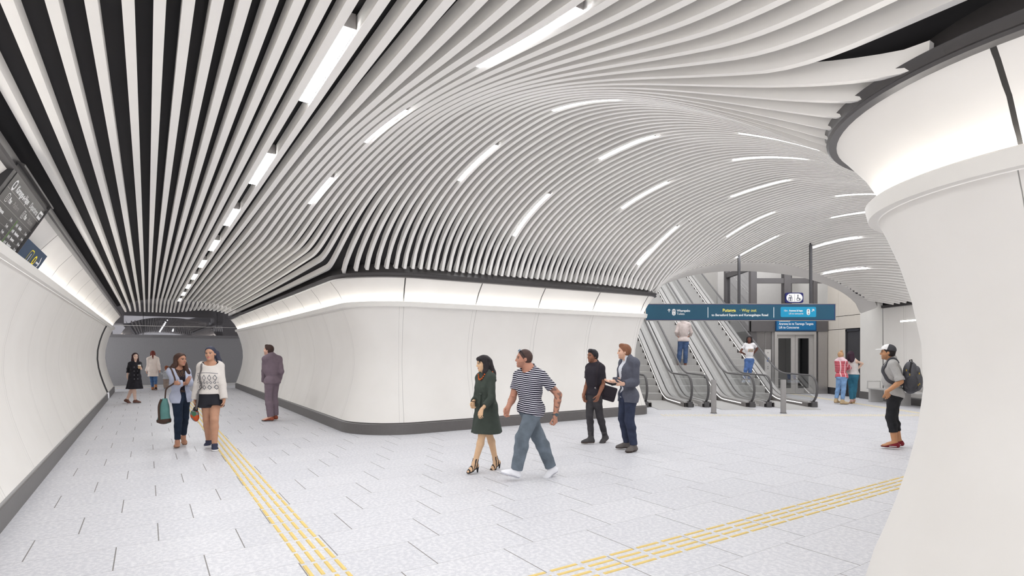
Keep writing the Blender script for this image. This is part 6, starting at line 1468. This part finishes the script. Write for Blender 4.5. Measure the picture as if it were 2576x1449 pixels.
# ------------------------------------------------------------------ 13 woman in the white tee on the right escalator
loc, P_ = PEO['tee']
p = Person('woman in a white printed t-shirt and blue jeans standing on the rightmost escalator', loc, 1.68, 'f', P_, 0, -4, (112,72,60), h=0.009,
    feet={'R': dict(yaw=-12), 'L': dict(yaw=8)}, lips=(150,70,72), brows=(25,20,20))
def pr_(n, x, y, z):
    tc = n.node('ShaderNodeTexCoord'); no = n.node('ShaderNodeTexNoise'); no.inputs['Scale'].default_value = 30; n.link(tc.outputs['Object'], no.inputs['Vector'])
    m_ = n.m('MULTIPLY', n.m('MULTIPLY', n.m('LESS_THAN', n.m('ABSOLUTE', n.m('SUBTRACT', x, 0.015)), 0.085), n.m('LESS_THAN', n.m('ABSOLUTE', n.m('SUBTRACT', z, 1.235)), 0.055)), n.m('LESS_THAN', y, -0.05))
    return n.mix(m_, rgb(240,238,240), n.mix(n.m('GREATER_THAN', no.outputs['Fac'], 0.52), rgb(222,170,150), rgb(150,175,160)))
p.top('t_shirt', patmat('printed_tee', pr_), frac=0.55, hem=0.10, neck=0.07, vdepth=0.015, inf=0.009, loose=0.008, lower=0.0)
p.legs('jeans', denim('bright_blue', (86,116,170)), 0.93, inf=0.006, waist=0.12)
p.shoes(cloth('sneaker_pale', (200,206,218)), M_white); hp = p.hp
p.hair(hairm('black4', (30,27,30)), [(CAP(hp(-0.06,-0.02,0.05), hp(-0.08,0.0,-0.12), 0.035, 0.034), 0, 0.03), (CAP(hp(0.06,-0.02,0.05), hp(0.08,0.0,-0.12), 0.035, 0.034), 0, 0.03), (CAP(hp(-0.08,0.0,-0.12), hp(-0.085,0.0,-0.17), 0.03, 0.02), 0, 0.03), (CAP(hp(0.08,0.0,-0.12), hp(0.085,0.0,-0.17), 0.03, 0.02), 0, 0.03), (CAP(hp(0,-0.07,0), hp(0,-0.08,-0.15), 0.07, 0.05), 0, 0.03)], line=0.024)
p.finish()
# ------------------------------------------------------------------ 14 woman in the red plaid shirt
loc, P_ = PEO['plaid']
p = Person('woman with a blonde bun in a red plaid shirt, light jeans and beige boots', loc, 1.69, 'f', P_, 165, 178, (226,186,165), h=0.009, feet={'L': dict(yaw=150), 'R': dict(yaw=110)},
    hand={'L': dict(curl=0.6), 'R': dict(curl=0.6)})
def plaid(n, x, y, z):
    a = n.m('LESS_THAN', n.m('FRACT', n.m('DIVIDE', z, 0.075)), 0.5); b_ = n.m('LESS_THAN', n.m('FRACT', n.m('DIVIDE', n.m('ADD', x, 0.5), 0.105)), 0.22); d_ = n.m('LESS_THAN', n.m('FRACT', n.m('DIVIDE', z, 0.0375)), 0.3)
    c = n.mix(a, rgb(196,70,88), rgb(168,44,62)); c = n.mix(n.m('MULTIPLY', d_, 0.55), c, rgb(236,205,208)); c = n.mix(n.m('MULTIPLY', b_, 0.75), c, rgb(240,218,220))
    return n.mix(n.m('GREATER_THAN', z, 1.365), c, rgb(236,205,212))
p.top('shirt', patmat('red_plaid', plaid), frac=1.55, hem=-0.04, neck=0.058, inf=0.014, loose=0.014, lower=0.2, hem_back=-0.03, wrinkle=0.006); p.collar(patmat('red_plaid_collar', plaid), hgt=0.035)
p.legs('jeans', denim('light_blue', (128,162,202)), 0.93, inf=0.008, loose=0.006)
p.shoes(cloth('boot_beige', (190,166,132), 0.8), cloth('sole_beige', (130,108,84)), shaft=0.17, inf=0.012)
hp = p.hp; p.hair(hairm('blonde', (166,130,98)), [(ELL(hp(0.025,-0.05,0.135), p.HA, V3(0.038,0.036,0.034)), 0, 0.01)], inf=0.010, nape=-0.06); p.finish()
# ------------------------------------------------------------------ 15 woman in the teal trousers
loc, P_ = PEO['teal']
p = Person('woman with long dark hair in a pale sleeveless top and teal trousers, hand on hip', loc, 1.71, 'f', P_, 168, 172, (224,190,170), h=0.009, build=1.08, feet={'L': dict(yaw=215, pitch=22), 'R': dict(yaw=200, pitch=22)},
    hand={'R': dict(curl=0.7)})
p.top('top', cloth('pale_grey_lace', (206,201,199), noise=0.08), frac=0.0, hem=0.06, neck=0.07, inf=0.012, loose=0.006, lower=0.0, wrinkle=0.005,
    extra=[(CON(p.waist+p.up0*0.02, p.mid_hip+p.up0*0.05, V3(0.13,0.105), V3(0.185,0.15), p.PA, 6, 0.012), 0.004, 0.03)])
p.legs('trousers', cloth('teal_cotton', (56,112,136)), 0.97, inf=0.008, loose=0.004, waist=0.12)
p.shoes(cloth('sandal_pink', (196,158,148), 0.7), cloth('cork', (190,156,116)), heel=0.06, inf=0.005, low=True); hp = p.hp
p.hair(hairm('plum', (50,32,44)), [(CAP(hp(-0.05,-0.05,0.03), hp(-0.07,-0.06,-0.16), 0.05, 0.04), 0, 0.03), (CAP(hp(0.05,-0.05,0.03), hp(0.09,-0.06,-0.18), 0.05, 0.045), 0, 0.03), (CAP(hp(0.09,-0.06,-0.18), hp(0.12,-0.06,-0.32), 0.042, 0.015), 0, 0.03), (CAP(hp(0,-0.09,0), hp(0.03,-0.11,-0.20), 0.06, 0.05), 0, 0.03)], inf=0.014); p.finish()
# ------------------------------------------------------------------ camera, world, view
cam = bpy.data.cameras.new('camera'); co = bpy.data.objects.new('camera', cam); COL.objects.link(co)
co.location = (0, 0, H0); co.rotation_euler = (PI/2, 0, 0)
cam.sensor_width = 36.0; cam.lens = 36.0*1409/2576; cam.shift_y = (885-724.5)/2576; cam.clip_start = 0.05; cam.clip_end = 200
SC.camera = co
w = bpy.data.worlds.new('world'); SC.world = w; w.use_nodes = True
bg = w.node_tree.nodes['Background']; bg.inputs[0].default_value = (0.97, 0.98, 1.0, 1); bg.inputs[1].default_value = 1.5
SC.view_settings.view_transform = 'Standard'; SC.view_settings.look = 'None'; SC.view_settings.gamma = 1.0
SC.view_settings.exposure = 0.80; SC.view_settings.use_curve_mapping = False
SC.cycles.use_adaptive_sampling = True; SC.cycles.adaptive_threshold = 0.02; SC.cycles.max_bounces = 8; SC.cycles.diffuse_bounces = 4; SC.cycles.transparent_max_bounces = 12
